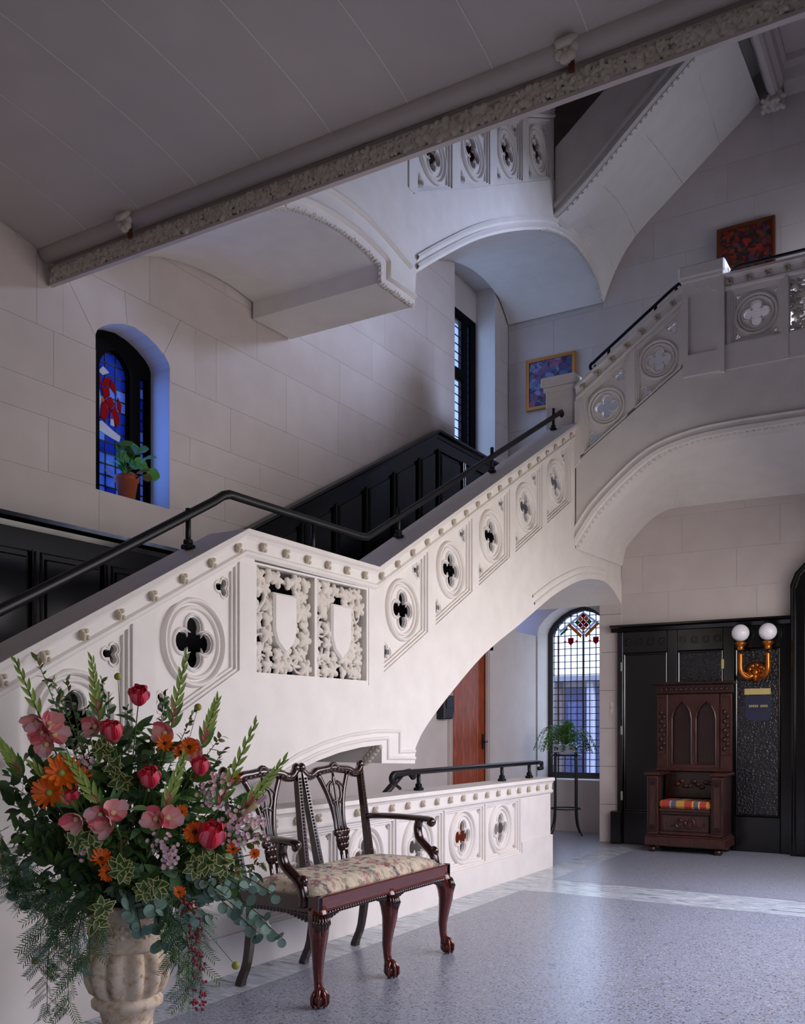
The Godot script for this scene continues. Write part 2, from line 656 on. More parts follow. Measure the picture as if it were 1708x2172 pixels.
	over = dabs_over(roses, [Color(0.62, 0.24, 0.30), Color(0.72, 0.38, 0.42), Color(0.30, 0.34, 0.28), Color(0.24, 0.25, 0.27), Color(0.40, 0.42, 0.32), Color(0.45, 0.33, 0.36)], 210, 6, 19, 8)
	M.floral = tri_map(plain(Color(1, 1, 1), 0.85), tex_of(over), Vector3.ONE * 1.7, false)
	M.floral.rim_enabled = true
	M.floral.rim = 0.15
	var st := Image.create(256, 16, true, Image.FORMAT_RGB8)
	var x := 0
	var seq := [[Color(0.64, 0.23, 0.17), 34], [Color(0.85, 0.6, 0.2), 8], [Color(0.33, 0.34, 0.4), 22], [Color(0.8, 0.7, 0.5), 6], [Color(0.64, 0.23, 0.17), 30], [Color(0.72, 0.54, 0.26), 22], [Color(0.4, 0.42, 0.46), 18], [Color(0.85, 0.6, 0.2), 8], [Color(0.64, 0.23, 0.17), 40], [Color(0.62, 0.6, 0.66), 6], [Color(0.33, 0.34, 0.4), 24], [Color(0.72, 0.54, 0.26), 38]]
	for b in seq:
		st.fill_rect(Rect2i(x, 0, b[1], 16), b[0])
		x += b[1]
	M.stripe = tri_map(plain(Color(1, 1, 1), 0.85), tex_of(st), Vector3(1.9, 1.9, 1.9), false)
	M.navy = plain(Color(0.11, 0.12, 0.22), 0.55)
	M.navy_dark = plain(Color(0.06, 0.07, 0.12), 0.5)
	M.black = plain(Color(0.03, 0.03, 0.035), 0.5)
	M.rust = plain(Color(0.36, 0.17, 0.1), 0.7)
	M.switch = plain(Color(0.83, 0.8, 0.74), 0.5)
	# pots and plants
	var weather := graded(512, noise_of(sx, 0.016, 5, 33), [Color(0.62, 0.5, 0.38), Color(0.84, 0.74, 0.62), Color(0.93, 0.88, 0.8), Color(0.9, 0.86, 0.8)], [0.2, 0.36, 0.5, 0.8], 1, 1, 0.04)
	M.urn = tri_map(plain(Color(0.98, 0.96, 0.94), 0.75), weather, Vector3.ONE * 3.0)
	M.terracotta = tri_map(plain(Color(0.62, 0.3, 0.19), 0.8), mottle, Vector3.ONE * 5.0)
	M.china = plain(Color(0.85, 0.87, 0.95), 0.15)
	for g in [["leaf_dark", Color(0.20, 0.31, 0.17)], ["leaf_mid", Color(0.32, 0.46, 0.22)], ["leaf_bright", Color(0.30, 0.52, 0.18)], ["leaf_lime", Color(0.62, 0.74, 0.36)], ["euc", Color(0.46, 0.58, 0.52)], ["euc2", Color(0.36, 0.49, 0.46)], ["bronze", Color(0.40, 0.33, 0.14)], ["varieg_in", Color(0.26, 0.36, 0.16)], ["varieg_out", Color(0.84, 0.83, 0.58)], ["pepper", Color(0.33, 0.47, 0.31)], ["stem", Color(0.28, 0.40, 0.18)], ["twig", Color(0.30, 0.2, 0.12)], ["rose", Color(0.88, 0.17, 0.28)], ["rose2", Color(0.93, 0.42, 0.50)], ["orange", Color(0.93, 0.47, 0.09)], ["orange2", Color(0.86, 0.36, 0.08)], ["glad", Color(0.95, 0.70, 0.69)], ["glad2", Color(0.90, 0.42, 0.50)], ["cream", Color(0.93, 0.88, 0.66)], ["pinkish", Color(0.92, 0.78, 0.80)], ["lilac", Color(0.88, 0.78, 0.85)], ["berry", Color(0.62, 0.20, 0.28)], ["pod", Color(0.62, 0.62, 0.25)], ["fern", Color(0.30, 0.56, 0.18)], ["brown", Color(0.25, 0.14, 0.07)]]:
		var m := plain(g[1], 0.55)
		m.backlight_enabled = true
		m.backlight = g[1] * 0.5
		M[g[0]] = m

func dabs_over(img: Image, cols: Array, count: int, lo: float, hi: float, sd: int) -> Image:
	var w := img.get_width()
	var h := img.get_height()
	var r := RandomNumberGenerator.new()
	r.seed = sd
	for i in count:
		var c: Color = cols[r.randi() % cols.size()]
		var x0 := r.randi_range(0, w - 1)
		var y0 := r.randi_range(0, h - 1)
		var rad := r.randf_range(lo, hi)
		var ang := r.randf() * TAU
		var q := int(ceil(rad * 1.7))
		for dy in range(-q, q + 1):
			for dx in range(-q, q + 1):
				var v := Vector2(dx, dy).rotated(ang)
				var lim := rad * (0.75 + 0.25 * sin(v.angle() * 5.0))
				if Vector2(v.x / 1.5, v.y).length() <= lim:
					img.set_pixel(posmod(x0 + dx, w), posmod(y0 + dy, h), c)
	return img

# ---------------------------------------------------------------- the room
func arch_outline(u0: float, u1: float, v0: float, spring: float, top: float) -> PackedVector2Array:
	var mid := (u0 + u1) * 0.5
	var h := (u1 - u0) * 0.5
	var r := top - spring
	var p := PackedVector2Array([Vector2(u0, v0), Vector2(u1, v0), Vector2(u1, spring)])
	for a in [[0.95, 0.22], [0.82, 0.45], [0.6, 0.7], [0.32, 0.9], [0.0, 1.0], [-0.32, 0.9], [-0.6, 0.7], [-0.82, 0.45], [-0.95, 0.22]]:
		p.append(Vector2(mid + h * a[0], spring + r * a[1]))
	p.append(Vector2(u0, spring))
	return p

# ashlar facing: blocks in courses, clipped by the openings, each a stone of its own
func ashlar(parent: Node, xf: Transform3D, courses: Array, ua: float, ub: float, length: float, holes: Array, depth: float, first := 0.0) -> void:
	for k in courses.size() - 1:
		var u := ua - length * fposmod(k * 0.43 + first, 1.0)
		while u < ub:
			var l := length * rng.randf_range(0.9, 1.1)
			var a := maxf(u, ua)
			var b := minf(u + l, ub)
			u += l
			if b - a < 0.06:
				continue
			var bits: Array = [rect(a + 0.001, courses[k] + 0.001, b - 0.001, courses[k + 1] - 0.001)]
			for h in holes:
				var next := []
				for q in bits:
					next.append_array(Geometry2D.clip_polygons(q, h))
				bits = next
			for q in bits:
				if absf(area2(q)) < 0.002:
					continue
				var st := ms()
				prism(st, xf, ccw(q), [], -depth, 0.0, false)
				objw("stone_block", st, M["block%d" % rng.randi_range(0, 2)], parent)

func make_shell() -> void:
	# floor: terrazzo fields, marble bands laid slab by slab, the well of the basement stair left open
	var st := ms()
	box(st, Vector3(-0.565, -0.1, -1.985), Vector3(4.53, 0.2, 8.97))
	box(st, Vector3(-0.565, -0.1, -8.4), Vector3(4.53, 0.2, 2.74))
	box(st, Vector3(-3.95, -0.1, -9.17), Vector3(1.7, 0.2, 3.0))
	box(st, Vector3(-3.75, -0.1, -0.35), Vector3(1.3, 0.2, 5.7))
	var fl := obj("floor", st, M.terrazzo)
	struct(fl)
	var z := 2.5
	var k := 0
	while z > -9.6:
		var l := minf(rng.randf_range(1.0, 1.4), z + 9.65)
		st = ms()
		box(st, Vector3(-2.965, -0.06, z - l / 2), Vector3(0.266, 0.12, l - 0.004))
		obj("marble_slab", st, M.marble if k % 2 else M.marble2, fl)
		z -= l
		k += 1
	var x := -2.83
	while x < 1.6:
		var l := minf(rng.randf_range(0.95, 1.35), 1.7 - x)
		st = ms()
		box(st, Vector3(x + l / 2, -0.06, -6.75), Vector3(l - 0.004, 0.12, 0.556))
		obj("marble_slab", st, M.marble2 if k % 2 else M.marble, fl)
		x += l
		k += 1
	# well under the stair
	st = ms()
	box(st, Vector3(-3.85, -2.2, -5.4), Vector3(1.3, 0.2, 4.6))
	box(st, Vector3(-3.25, -1.15, -5.4), Vector3(0.1, 1.9, 4.6))
	box(st, Vector3(-3.85, -1.15, -3.15), Vector3(1.3, 1.9, 0.1))
	box(st, Vector3(-3.85, -1.15, -7.73), Vector3(1.3, 1.9, 0.1))
	for i in 10:
		box(st, Vector3(-3.85, -2.1 + (10 - i) * 0.09, -7.55 + i * 0.3), Vector3(1.1, (10 - i) * 0.18, 0.3))
	struct(obj("floor_basement", st, M.wall))

	# left wall with its three openings
	var win := arch_outline(3.835, 4.435, 2.61, 3.52, 3.672)
	var bay := rect(8.37, 3.92, 9.31, 6.0)
	var door := rect(8.24, 0.0, 9.07, 2.03)
	var F := FX(XW)
	st = ms()
	prism(st, F, rect(-2.5, -2.2, 10.46, 2.3), [door], -0.42, 0.0)
	prism(st, F, rect(-2.5, 2.3, 9.9, 9.2), [win, bay], -0.42, -0.005)
	var wl := obj("wall_left", st, M.wall)
	struct(wl)
	ashlar(wl, F, [2.3, 2.63, 2.935, 3.12, 3.43], 1.6, 9.65, 0.72, [win, bay], 0.005)
	# stones round the head of the stained window
	var head := rect(3.6, 3.43, 4.67, 3.86)
	var c := Vector2(4.135, 3.12)
	for a in [[175, 128], [128, 96], [96, 62], [62, 5]]:
		var wedge := PackedVector2Array([c])
		for i in 9:
			var t := deg_to_rad(lerpf(a[0], a[1], i / 8.0))
			wedge.append(c + Vector2(cos(t), sin(t)) * 3.0)
		for bit in Geometry2D.intersect_polygons(head, ccw(wedge)):
			for q in Geometry2D.clip_polygons(bit, win):
				for o in Geometry2D.offset_polygon(q, -0.0014, Geometry2D.JOIN_MITER):
					st = ms()
					prism(st, F, ccw(o), [], -0.005, 0.0, false)
					objw("voussoir", st, M.block1, wl)
	ashlar(wl, F, [3.43, 3.86], 1.6, 9.65, 0.72, [head, bay], 0.005, 0.3)
	ashlar(wl, F, [3.86, 4.2, 4.55, 4.9, 5.25, 5.6, 5.95, 6.3, 6.7, 7.1, 7.5, 7.9], 3.3, 9.65, 0.95, [bay], 0.005)

	# back wall, the alcove under the stair and the pier between them
	var B := FZ(ZB)
	st = ms()
	prism(st, B, rect(-4.4, 2.72, 0.62, 9.2), [], -0.3, -0.004)
	prism(st, B, rect(-3.1, -0.2, 0.62, 2.72), [], -0.3, -0.004)
	var wb := obj("wall_back", st, M.wall)
	struct(wb)
	ashlar(wb, B, [2.24, 2.6, 2.98, 3.36, 3.74, 4.12, 4.5, 4.88, 5.26, 5.64, 6.02, 6.4, 6.78, 7.16, 7.54, 7.92], -4.39, 0.0, 0.95, [rect(-4.5, 0.0, -3.1, 2.75)], 0.004)
	st = ms()
	box(st, Vector3(-3.215, 1.36, -10.06), Vector3(0.23, 2.72, 0.79))
	var pier := obj("wall_pier", st, M.joint)
	struct(pier)
	var pv := 0.0
	while pv < 2.7:
		var ph := minf(0.4, 2.72 - pv)
		st = ms()
		box(st, Vector3(-3.218, pv + ph / 2, -9.655), Vector3(0.24, ph - 0.003, 0.03), 0.002)
		obj("stone_block", st, M.block1, pier)
		pv += ph
	# alcove wall with the leaded window, reveal splayed
	var A := FZ(-10.46)
	var win3 := arch_outline(-4.385, -3.5, 0.6, 2.34, 2.66)
	st = ms()
	prism(st, A, rect(-4.8, -0.2, -3.0, 2.9), [win3], -0.4, 0.0)
	struct(obj("wall_alcove", st, M.wall))
	st = ms()
	box(st, Vector3(-3.75, 2.85, -10.05), Vector3(1.3, 0.2, 0.84))
	struct(obj("ceiling_alcove", st, M.wall))

	# right wall with two tall windows, wall behind the camera, upper wall over the beam
	var R := FX(0.25)
	st = ms()
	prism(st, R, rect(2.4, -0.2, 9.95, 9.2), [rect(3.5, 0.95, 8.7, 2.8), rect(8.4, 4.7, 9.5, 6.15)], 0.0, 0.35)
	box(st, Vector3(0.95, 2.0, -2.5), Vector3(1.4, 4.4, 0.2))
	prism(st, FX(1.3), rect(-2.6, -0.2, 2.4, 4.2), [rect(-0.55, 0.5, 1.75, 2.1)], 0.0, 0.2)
	struct(obj("wall_right", st, M.low_bounce_wall))
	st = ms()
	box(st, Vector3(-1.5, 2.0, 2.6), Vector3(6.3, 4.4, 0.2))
	struct(obj("wall_front", st, M.low_bounce_wall))
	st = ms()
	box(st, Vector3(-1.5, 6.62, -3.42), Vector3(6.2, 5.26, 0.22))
	struct(obj("wall_over_beam", st, M.low_bounce_wall))
	st = ms()
	box(st, Vector3(-1.5, 8.45, -6.6), Vector3(6.6, 0.2, 6.9))
	struct(obj("ceiling_hall", st, M.vault))
	# vault of the near room: long coffers of plaster with pale joints
	var prof := PackedVector2Array([Vector2(3.47, 3.825), Vector2(3.36, 3.862), Vector2(3.19, 3.898), Vector2(3.0, 3.925), Vector2(2.75, 3.95), Vector2(2.4, 3.97), Vector2(1.9, 3.98), Vector2(-2.5, 3.98)])
	st = ms(true)
	for i in prof.size() - 1:
		var a := prof[i]
		var b := prof[i + 1]
		quad(st, Vector3(-4.5, a.y + 0.02, -a.x), Vector3(-4.5, b.y + 0.02, -b.x), Vector3(1.7, b.y + 0.02, -b.x), Vector3(1.7, a.y + 0.02, -a.x))
		quad(st, Vector3(-4.5, a.y + 0.15, -a.x), Vector3(1.7, a.y + 0.15, -a.x), Vector3(1.7, b.y + 0.15, -b.x), Vector3(-4.5, b.y + 0.15, -b.x))
	var ce := obj("ceiling", st, M.vault)
	struct(ce)
	var px := -4.4
	while px < 1.3:
		st = ms(true)
		for i in prof.size() - 1:
			var a := prof[i]
			var b := prof[i + 1]
			quad(st, Vector3(px, a.y, -a.x), Vector3(px, b.y, -b.x), Vector3(px + 0.396, b.y, -b.x), Vector3(px + 0.396, a.y, -a.x))
		obj("ceiling_panel", st, M.vault, ce)
		# pale pointed joint, a hair proud
		st = ms()
		for i in prof.size() - 1:
			var a := prof[i] - Vector2(0, 0.002)
			var b := prof[i + 1] - Vector2(0, 0.002)
			quad(st, Vector3(px - 0.002, a.y, -a.x), Vector3(px - 0.002, b.y, -b.x), Vector3(px + 0.002, b.y, -b.x), Vector3(px + 0.002, a.y, -a.x))
		obj("joint_strip", st, M.vault_joint, ce)
		px += 0.396
	# right-hand windows, outside the frame: two let daylight in, the third is added for the fill lamp
	for w in [[rect(3.5, 0.95, 8.7, 2.8), 6, "window_4", 0.25], [rect(8.4, 4.7, 9.5, 6.15), 2, "window_5", 0.25], [rect(-0.55, 0.5, 1.75, 2.1), 3, "added_window_6", 1.2]]:
		var r: PackedVector2Array = w[0]
		R = FX(w[3])
		st = ms()
		prism(st, R, r, [rect(r[0].x + 0.06, r[0].y + 0.06, r[2].x - 0.06, r[2].y - 0.06)], 0.18, 0.26)
		var t := 1
		while t < w[1]:
			var u := lerpf(r[0].x, r[2].x, float(t) / w[1])
			prism(st, R, rect(u - 0.03, r[0].y, u + 0.03, r[2].y), [], 0.19, 0.25)
			t += 1
		var o := obj(w[2], st, M.ebony)
		struct(o)
		for i in w[1]:
			st = ms()
			prism(st, R, rect(lerpf(r[0].x, r[2].x, float(i) / w[1]) + 0.03, r[0].y + 0.06, lerpf(r[0].x, r[2].x, float(i + 1) / w[1]) - 0.03, r[2].y - 0.06), [], 0.215, 0.221)
			obj("pane", st, M.clear, o)

# ---------------------------------------------------------------- stair parts
# one pierced balustrade bay, drawn from its lower left corner; sl = rise per metre
func bay_parts(sl: float, wide: float, post: float, high: float, ring: float, thick := 0.1, corners := true) -> Dictionary:
	var I := Transform3D.IDENTITY
	var sh := func(p: PackedVector2Array) -> PackedVector2Array:
		var o := PackedVector2Array()
		for q in p:
			o.append(Vector2(q.x, q.y + q.x * sl))
		return o
	var outer: PackedVector2Array = sh.call(rect(0, 0, wide, high))
	var steps := []
	for i in 4:
		var d := 0.016 * i
		steps.append(sh.call(rect(post * 0.5 + d, 0.012 + d, wide - post * 0.5 - d, high - 0.008 - d)))
	var mid := Vector2(wide * 0.5, high * 0.5 + wide * 0.5 * sl)
	var quat := foil(mid, 4, ring * 0.37, ring * 0.235, ring * 0.30, 0.0, 8)
	var holes := [quat]
	var st := ms()
	prism(st, I, outer, [steps[0]], -thick, 0.0)
	prism(st, I, steps[0], [steps[1]], -thick, -0.012)
	prism(st, I, steps[1], [steps[2]], -thick, -0.026)
	if corners:
		if sl != 0.0:
			var ex := wide * 0.5 - post * 0.5 - 0.085
			var ey := high * 0.5 - 0.1
			for s in [-1.0, 1.0]:
				var q: Vector2 = mid + Vector2(ex, ex * sl + ey) * s
				holes.append(foil(q, 3, 0.027, 0.019, 0.017, deg_to_rad(-62.0) if s > 0 else deg_to_rad(118.0), 6))
		else:
			var ex := wide * 0.5 - post * 0.5 - 0.05
			var ey := high * 0.5 - 0.06
			for s in [Vector2(1, 1), Vector2(-1, 1), Vector2(1, -1), Vector2(-1, -1)]:
				holes.append(foil(mid + Vector2(ex, ey) * s, 3, 0.012, 0.009, 0.008, atan2(s.y, s.x), 5))
	prism(st, I, steps[2], holes, -0.064, -0.04)
	var body := done(st)
	st = ms()
	mould(st, I, arc(mid, ring, 0, TAU * 39.0 / 40.0, 39), true, bead(0.015, -0.04, 0.026))
	var rings := done(st)
	st = ms()
	mould(st, I, arc(mid, ring * 0.83, 0, TAU * 39.0 / 40.0, 39), true, bead(0.011, -0.04, 0.016))
	var inner_ring := done(st)
	st = ms()
	mould(st, I, foil(mid, 4, ring * 0.37, ring * 0.30, ring * 0.40, 0.0, 10), true, bead(0.009, -0.04, 0.014, 4))
	var edge := done(st)
	var tre := []
	for i in range(1, holes.size()):
		if sl != 0.0:
			st = ms()
			mould(st, I, Geometry2D.offset_polygon(holes[i], 0.010, Geometry2D.JOIN_MITER)[0], true, bead(0.005, -0.04, 0.008, 3))
			tre.append(done(st))
	return {"body": body, "rings": rings, "edge": edge, "trefoils": tre, "inner": inner_ring}

func put_bay(parent: Node, parts: Dictionary, at: Transform3D) -> void:
	var b := instw("balustrade_panel", parts.body, M.stone, parent, at)
	inst("ring_moulding", parts.rings, M.stone, b)
	inst("inner_ring", parts.inner, M.stone, b)
	inst("quatrefoil_edging", parts.edge, M.stone, b)
	for t in parts.trefoils:
		inst("trefoil_edging", t, M.stone, b)

func rosette_mesh() -> ArrayMesh:
	var st := ms(true)
	ball(st, Vector3(-0.006, 0, 0.012), Vector3(0.013, 0.0165, 0.015), 8, 5)
	for i in 4:
		var a := deg_to_rad(45 + 90 * i)
		ball(st, Vector3(0.012 + cos(a) * 0.016, sin(a) * 0.019, 0.004), Vector3(0.0115, 0.011, 0.01), 7, 4)
	return done(st)

const CORNICE := [[0.0, -0.23], [0.0, 0.03], [-0.024, 0.036], [-0.034, 0.022], [-0.05, 0.01], [-0.1, 0.004], [-0.112, 0.018], [-0.126, 0.016], [-0.14, 0.0], [-0.14, -0.2]]
func cornice(back := -0.23) -> PackedVector2Array:
	var p := PackedVector2Array()
	for c in CORNICE:
		p.append(Vector2(c[0], back if c[1] == -0.23 else c[1]))
	return p

# carved vine leaf, five lobes, domed
func leaf_relief(r: float, lobes := 5) -> ArrayMesh:
	var st := ms(true)
	var n := lobes * 4
	var outer := []
	var inner := []
	for i in n:
		var a := TAU * i / n
		var k := 0.5 + 0.5 * absf(cos(a * lobes * 0.5))
		outer.append(Vector3(cos(a) * r * k, sin(a) * r * k, 0.0))
		inner.append(Vector3(cos(a) * r * k * 0.62, sin(a) * r * k * 0.62, r * (0.24 if i % 4 != 2 else 0.06)))
	for i in n:
		var j := (i + 1) % n
		tri(st, Vector3(0, 0, r * 0.16), inner[i], inner[j])
		quad(st, inner[i], outer[i], outer[j], inner[j])
		quad(st, outer[i], outer[i] - Vector3(0, 0, r * 0.35), outer[j] - Vector3(0, 0, r * 0.35), outer[j])
	return done(st)

# pierced panel of vine leaves round a blank shield; origin at the lower left corner
func vine_panel(parent: Node, at: Transform3D, wide: float, high: float, shield: bool, sd: int) -> void:
	var r := RandomNumberGenerator.new()
	r.seed = sd
	var st := ms(true)
	var m := Vector2(wide * 0.5, high * 0.5)
	# scrolling stems
	for s in [-1.0, 1.0]:
		var pts := []
		for i in 17:
			var t := i / 16.0
			pts.append(Vector3(m.x + s * wide * (0.36 + 0.07 * sin(t * 15.0)), high * t, -0.05 + 0.01 * sin(t * 11.0)))
		tube(st, pts, 0.011, 6)
		for k in 5:
			var c := Vector3(m.x + s * wide * 0.33, high * (0.1 + 0.2 * k), -0.045)
			var loop := []
			for i in 9:
				var a := TAU * i / 9.0
				loop.append(c + Vector3(cos(a) * wide * 0.12, sin(a) * high * 0.075, 0))
			tube(st, loop, 0.008, 5, true)
	var cross := []
	for i in 9:
		cross.append(Vector3(wide * i / 8.0, high * (0.12 + 0.04 * sin(i * 1.7)), -0.05))
	tube(st, cross, 0.012, 6)
	cross = []
	for i in 9:
		cross.append(Vector3(wide * i / 8.0, high * (0.9 + 0.03 * sin(i * 2.1)), -0.05))
	tube(st, cross, 0.012, 6)
	objw_at("vine_stem", st, M.carving, parent, at)
	if shield:
		var w := wide * 0.2
		var sp := PackedVector2Array([m + Vector2(-w, high * 0.28), m + Vector2(w, high * 0.28), m + Vector2(w, -high * 0.08), m + Vector2(w * 0.72, -high * 0.2), m + Vector2(0, -high * 0.3), m + Vector2(-w * 0.72, -high * 0.2), m + Vector2(-w, -high * 0.08)])
		st = ms()
		slab(st, Transform3D.IDENTITY, ccw(sp), -0.09, -0.006, 0.012)
		var o := objw_at("blank_shield", st, M.stone, parent, at)
		o.set_meta("label", "plain raised stone shield")
	var meshes := [leaf_relief(0.06), leaf_relief(0.068), leaf_relief(0.05, 3)]
	var nx := maxi(2, int(wide / 0.075))
	var ny := int(high / 0.072)
	for j in ny:
		for i in nx:
			var q := Vector2((i + 0.5) / nx * wide, (j + 0.5) / ny * high) + Vector2(r.randf_range(-0.016, 0.016), r.randf_range(-0.016, 0.016))
			if shield and absf(q.x - m.x) < wide * 0.19 and absf(q.y - m.y) < high * 0.27:
				continue
			if r.randf() < 0.1:
				continue
			var s := r.randf_range(0.72, 1.0)
			var bs := Basis(Vector3(0, 0, 1), r.randf() * TAU).scaled(Vector3(s, s, s * 0.7))
			bs = Basis.from_euler(Vector3(r.randf_range(-0.2, 0.2), r.randf_range(-0.2, 0.2), 0)) * bs
			instw("carved_leaf", meshes[r.randi() % 3], M.carving, parent, at * Transform3D(bs, Vector3(clampf(q.x, 0.04, wide - 0.04), clampf(q.y, 0.04, high - 0.04), -0.03 + r.randf_range(-0.014, 0.006))))

func objw_at(called: String, st: SurfaceTool, mat: Material, parent: Node, at: Transform3D) -> MeshInstance3D:
	return instw(called, done(st), mat, parent, at)

func rosettes(parent: Node, F: Transform3D, path: PackedVector2Array, gap: float, below: float, mesh: ArrayMesh, start := 0.1) -> void:
	var left := start
	for i in path.size() - 1:
		var a := path[i]
		var b := path[i + 1]
		var l := absf(b.x - a.x)
		while left < l:
			var p := a.lerp(b, left / l)
			instw("rosette", mesh, M.boss, parent, F * Transform3D(Basis(Vector3(0, 0, 1), atan2(b.y - a.y, b.x - a.x) * 0.5), Vector3(p.x, p.y - below, 0.014)))
			left += gap
		left -= l

func make_staircase() -> void:
	var F := FX(XS)
	var s := thing("stone_staircase", "white stone staircase with pierced quatrefoil balustrade and two shield panels on its landing", "staircase", Vector3(-3.75, 0, -1.2))
	# coping line
	var cop := PackedVector2Array([Vector2(1.02, 0.795), Vector2(3.64, 2.197), Vector2(4.86, 2.185), Vector2(8.28, 4.015)])
	# face of the stair: quarter arch under the landing, corbel, rampant arch under the second flight
	var low := PackedVector2Array([Vector2(3.25, 0.0), Vector2(3.3, 0.3)])
	for i in 11:
		var a := lerpf(PI, PI / 2 + 0.04, (i + 1) / 11.0)
		low.append(Vector2(5.0 + 1.7 * cos(a), 0.3 + 0.8 * sin(a)))
	low.append_array([Vector2(4.93, 1.1), Vector2(4.93, 0.985), Vector2(5.34, 0.97), Vector2(5.345, 1.07)])
	var ramp := smooth2(PackedVector2Array([Vector2(5.36, 1.09), Vector2(5.49, 1.215), Vector2(5.86, 1.46), Vector2(6.39, 1.765), Vector2(7.0, 2.03), Vector2(7.49, 2.25), Vector2(7.81, 2.385), Vector2(8.28, 2.545), Vector2(8.66, 2.63), Vector2(9.07, 2.665), Vector2(9.36, 2.62), Vector2(9.55, 2.54)]), 3)
	var faceline := PackedVector2Array([Vector2(1.0, 0.0)])
	faceline.append_array(low)
	faceline.append_array(ramp)
	faceline.append_array([Vector2(9.64, 2.5), Vector2(9.64, 3.2), Vector2(8.28, 3.2), Vector2(8.28, 3.315), Vector2(4.905, 1.509), Vector2(4.905, 1.46), Vector2(3.67, 1.46), Vector2(3.67, 1.513), Vector2(1.0, 0.085)])
	var st := ms()
	prism(st, F, ccw(faceline), [], -0.26, 0.0)
	objw("spandrel_wall", st, M.stone, s)
	# body of the stair behind the face
	var body := PackedVector2Array([Vector2(1.3, 0.0)])
	body.append_array(low)
	body.append_array(ramp)
	body.append_array([Vector2(9.64, 2.5), Vector2(9.64, 3.02), Vector2(8.3, 3.02), Vector2(4.9, 1.16), Vector2(3.6, 1.16)])
	st = ms()
	prism(st, F, ccw(body), [], -1.285, -0.26)
	objw("stair_vault", st, M.stone, s)
	var n := 8
	for i in n:
		st = ms()
		box(st, Vector3(-3.83, (i + 1) * 0.162 - 0.081, -1.3 - (i + 0.5) * 0.29), Vector3(0.93, 0.162, 0.31), 0.008)
		objw("step", st, M.step, s)
	st = ms()
	box(st, Vector3(-3.83, 1.25, -4.24), Vector3(0.93, 0.18, 1.26))
	objw("landing", st, M.step, s)
	for i in 11:
		st = ms()
		box(st, Vector3(-3.83, 1.34 + (i + 1) * 0.163 - 0.09, -4.87 - (i + 0.5) * 0.31), Vector3(0.93, 0.18, 0.33), 0.008)
		objw("step", st, M.step, s)
	st = ms()
	box(st, Vector3(-3.75, 3.08, -8.96), Vector3(1.28, 0.16, 1.34))
	objw("landing", st, M.step, s)
	# mouldings of the arches
	var mo := bead(0.012, -0.002, 0.016, 4)
	var outer := PackedVector2Array()
	for i in 10:
		var a := lerpf(PI - 0.25, PI / 2 - 0.08, i / 9.0)
		outer.append(Vector2(5.0 + 1.78 * cos(a), 0.3 + 0.885 * sin(a)))
	outer.append_array([Vector2(5.14, 1.05), Vector2(5.335, 1.05)])
	st = ms()
	mould(st, F, outer, false, mo)
	objw("arch_moulding", st, M.stone, s)
	st = ms()
	var inner := PackedVector2Array()
	for i in 10:
		var a := lerpf(PI - 0.25, PI / 2 + 0.0, i / 9.0)
		inner.append(Vector2(5.0 + 1.735 * cos(a), 0.3 + 0.84 * sin(a)))
	inner.append_array([Vector2(5.0, 1.015), Vector2(5.335, 1.005)])
	mould(st, F, inner, false, mo)
	objw("arch_moulding", st, M.stone, s)
	for off in [0.045, 0.1]:
		var q := PackedVector2Array()
		for p in ramp:
			if p.x > 7.3:
				q.append(p + Vector2((p.x - 9.0) * 0.05 * (off * 8.0), off + 0.01))
		q.reverse()
		st = ms()
		mould(st, F, q, false, mo)
		objw("arch_moulding", st, M.stone, s)
	# carved stop under the corbel
	for k in 5:
		instw("carved_leaf", leaf_relief(0.035, 3), M.carving, s, F * Transform3D(Basis(Vector3(0, 1, 0), -PI / 2), Vector3(4.925, 1.085 - k * 0.022, -0.03 - 0.02 * k)))
	# coping and balusters
	st = ms()
	band(st, F, cop, cornice())
	objw("coping", st, M.stone, s)
	rosettes(s, F, cop, 0.19, 0.072, rosette_mesh(), 0.08)
	var first := bay_parts(0.535, 0.70, 0.13, 0.56, 0.2)
	for i in 3:
		var u := 3.64 - 0.70 * (i + 1) + 0.03
		put_bay(s, first, F * Transform3D(Basis.IDENTITY, Vector3(u, 2.197 - 0.7 - (3.64 - u) * 0.535, 0)))
	var second := bay_parts(0.535, 0.662, 0.105, 0.56, 0.19)
	for i in 5:
		var u := 4.905 + 0.662 * i
		put_bay(s, second, F * Transform3D(Basis.IDENTITY, Vector3(u, 2.185 - 0.7 + (u - 4.86) * 0.535, 0)))
	# end posts of the flights
	st = ms()
	prism(st, F, PackedVector2Array([Vector2(3.67, 1.46), Vector2(3.72, 1.46), Vector2(3.72, 2.057), Vector2(3.67, 2.057)]), [], -0.16, 0.0)
	prism(st, F, PackedVector2Array([Vector2(4.785, 1.46), Vector2(4.905, 1.46), Vector2(4.905, 2.068), Vector2(4.86, 2.045), Vector2(4.785, 2.046)]), [], -0.16, 0.0)
	prism(st, F, PackedVector2Array([Vector2(8.215, 3.28), Vector2(8.28, 3.315), Vector2(8.28, 3.875), Vector2(8.215, 3.84)]), [], -0.16, 0.0)
	prism(st, F, PackedVector2Array([Vector2(1.0, 0.085), Vector2(1.57, 0.389), Vector2(1.57, 0.949), Vector2(1.0, 0.645)]), [], -0.16, 0.0)
	objw("post", st, M.stone, s)
	# landing: frame with the two vine panels
	st = ms()
	prism(st, F, rect(3.72, 1.46, 4.785, 2.046), [rect(3.74, 1.487, 4.237, 2.035), rect(4.262, 1.487, 4.765, 2.035)], -0.16, -0.004)
	objw("panel_frame", st, M.stone, s)
	vine_panel(s, F * Transform3D(Basis.IDENTITY, Vector3(3.74, 1.487, 0)), 0.497, 0.548, true, 41)
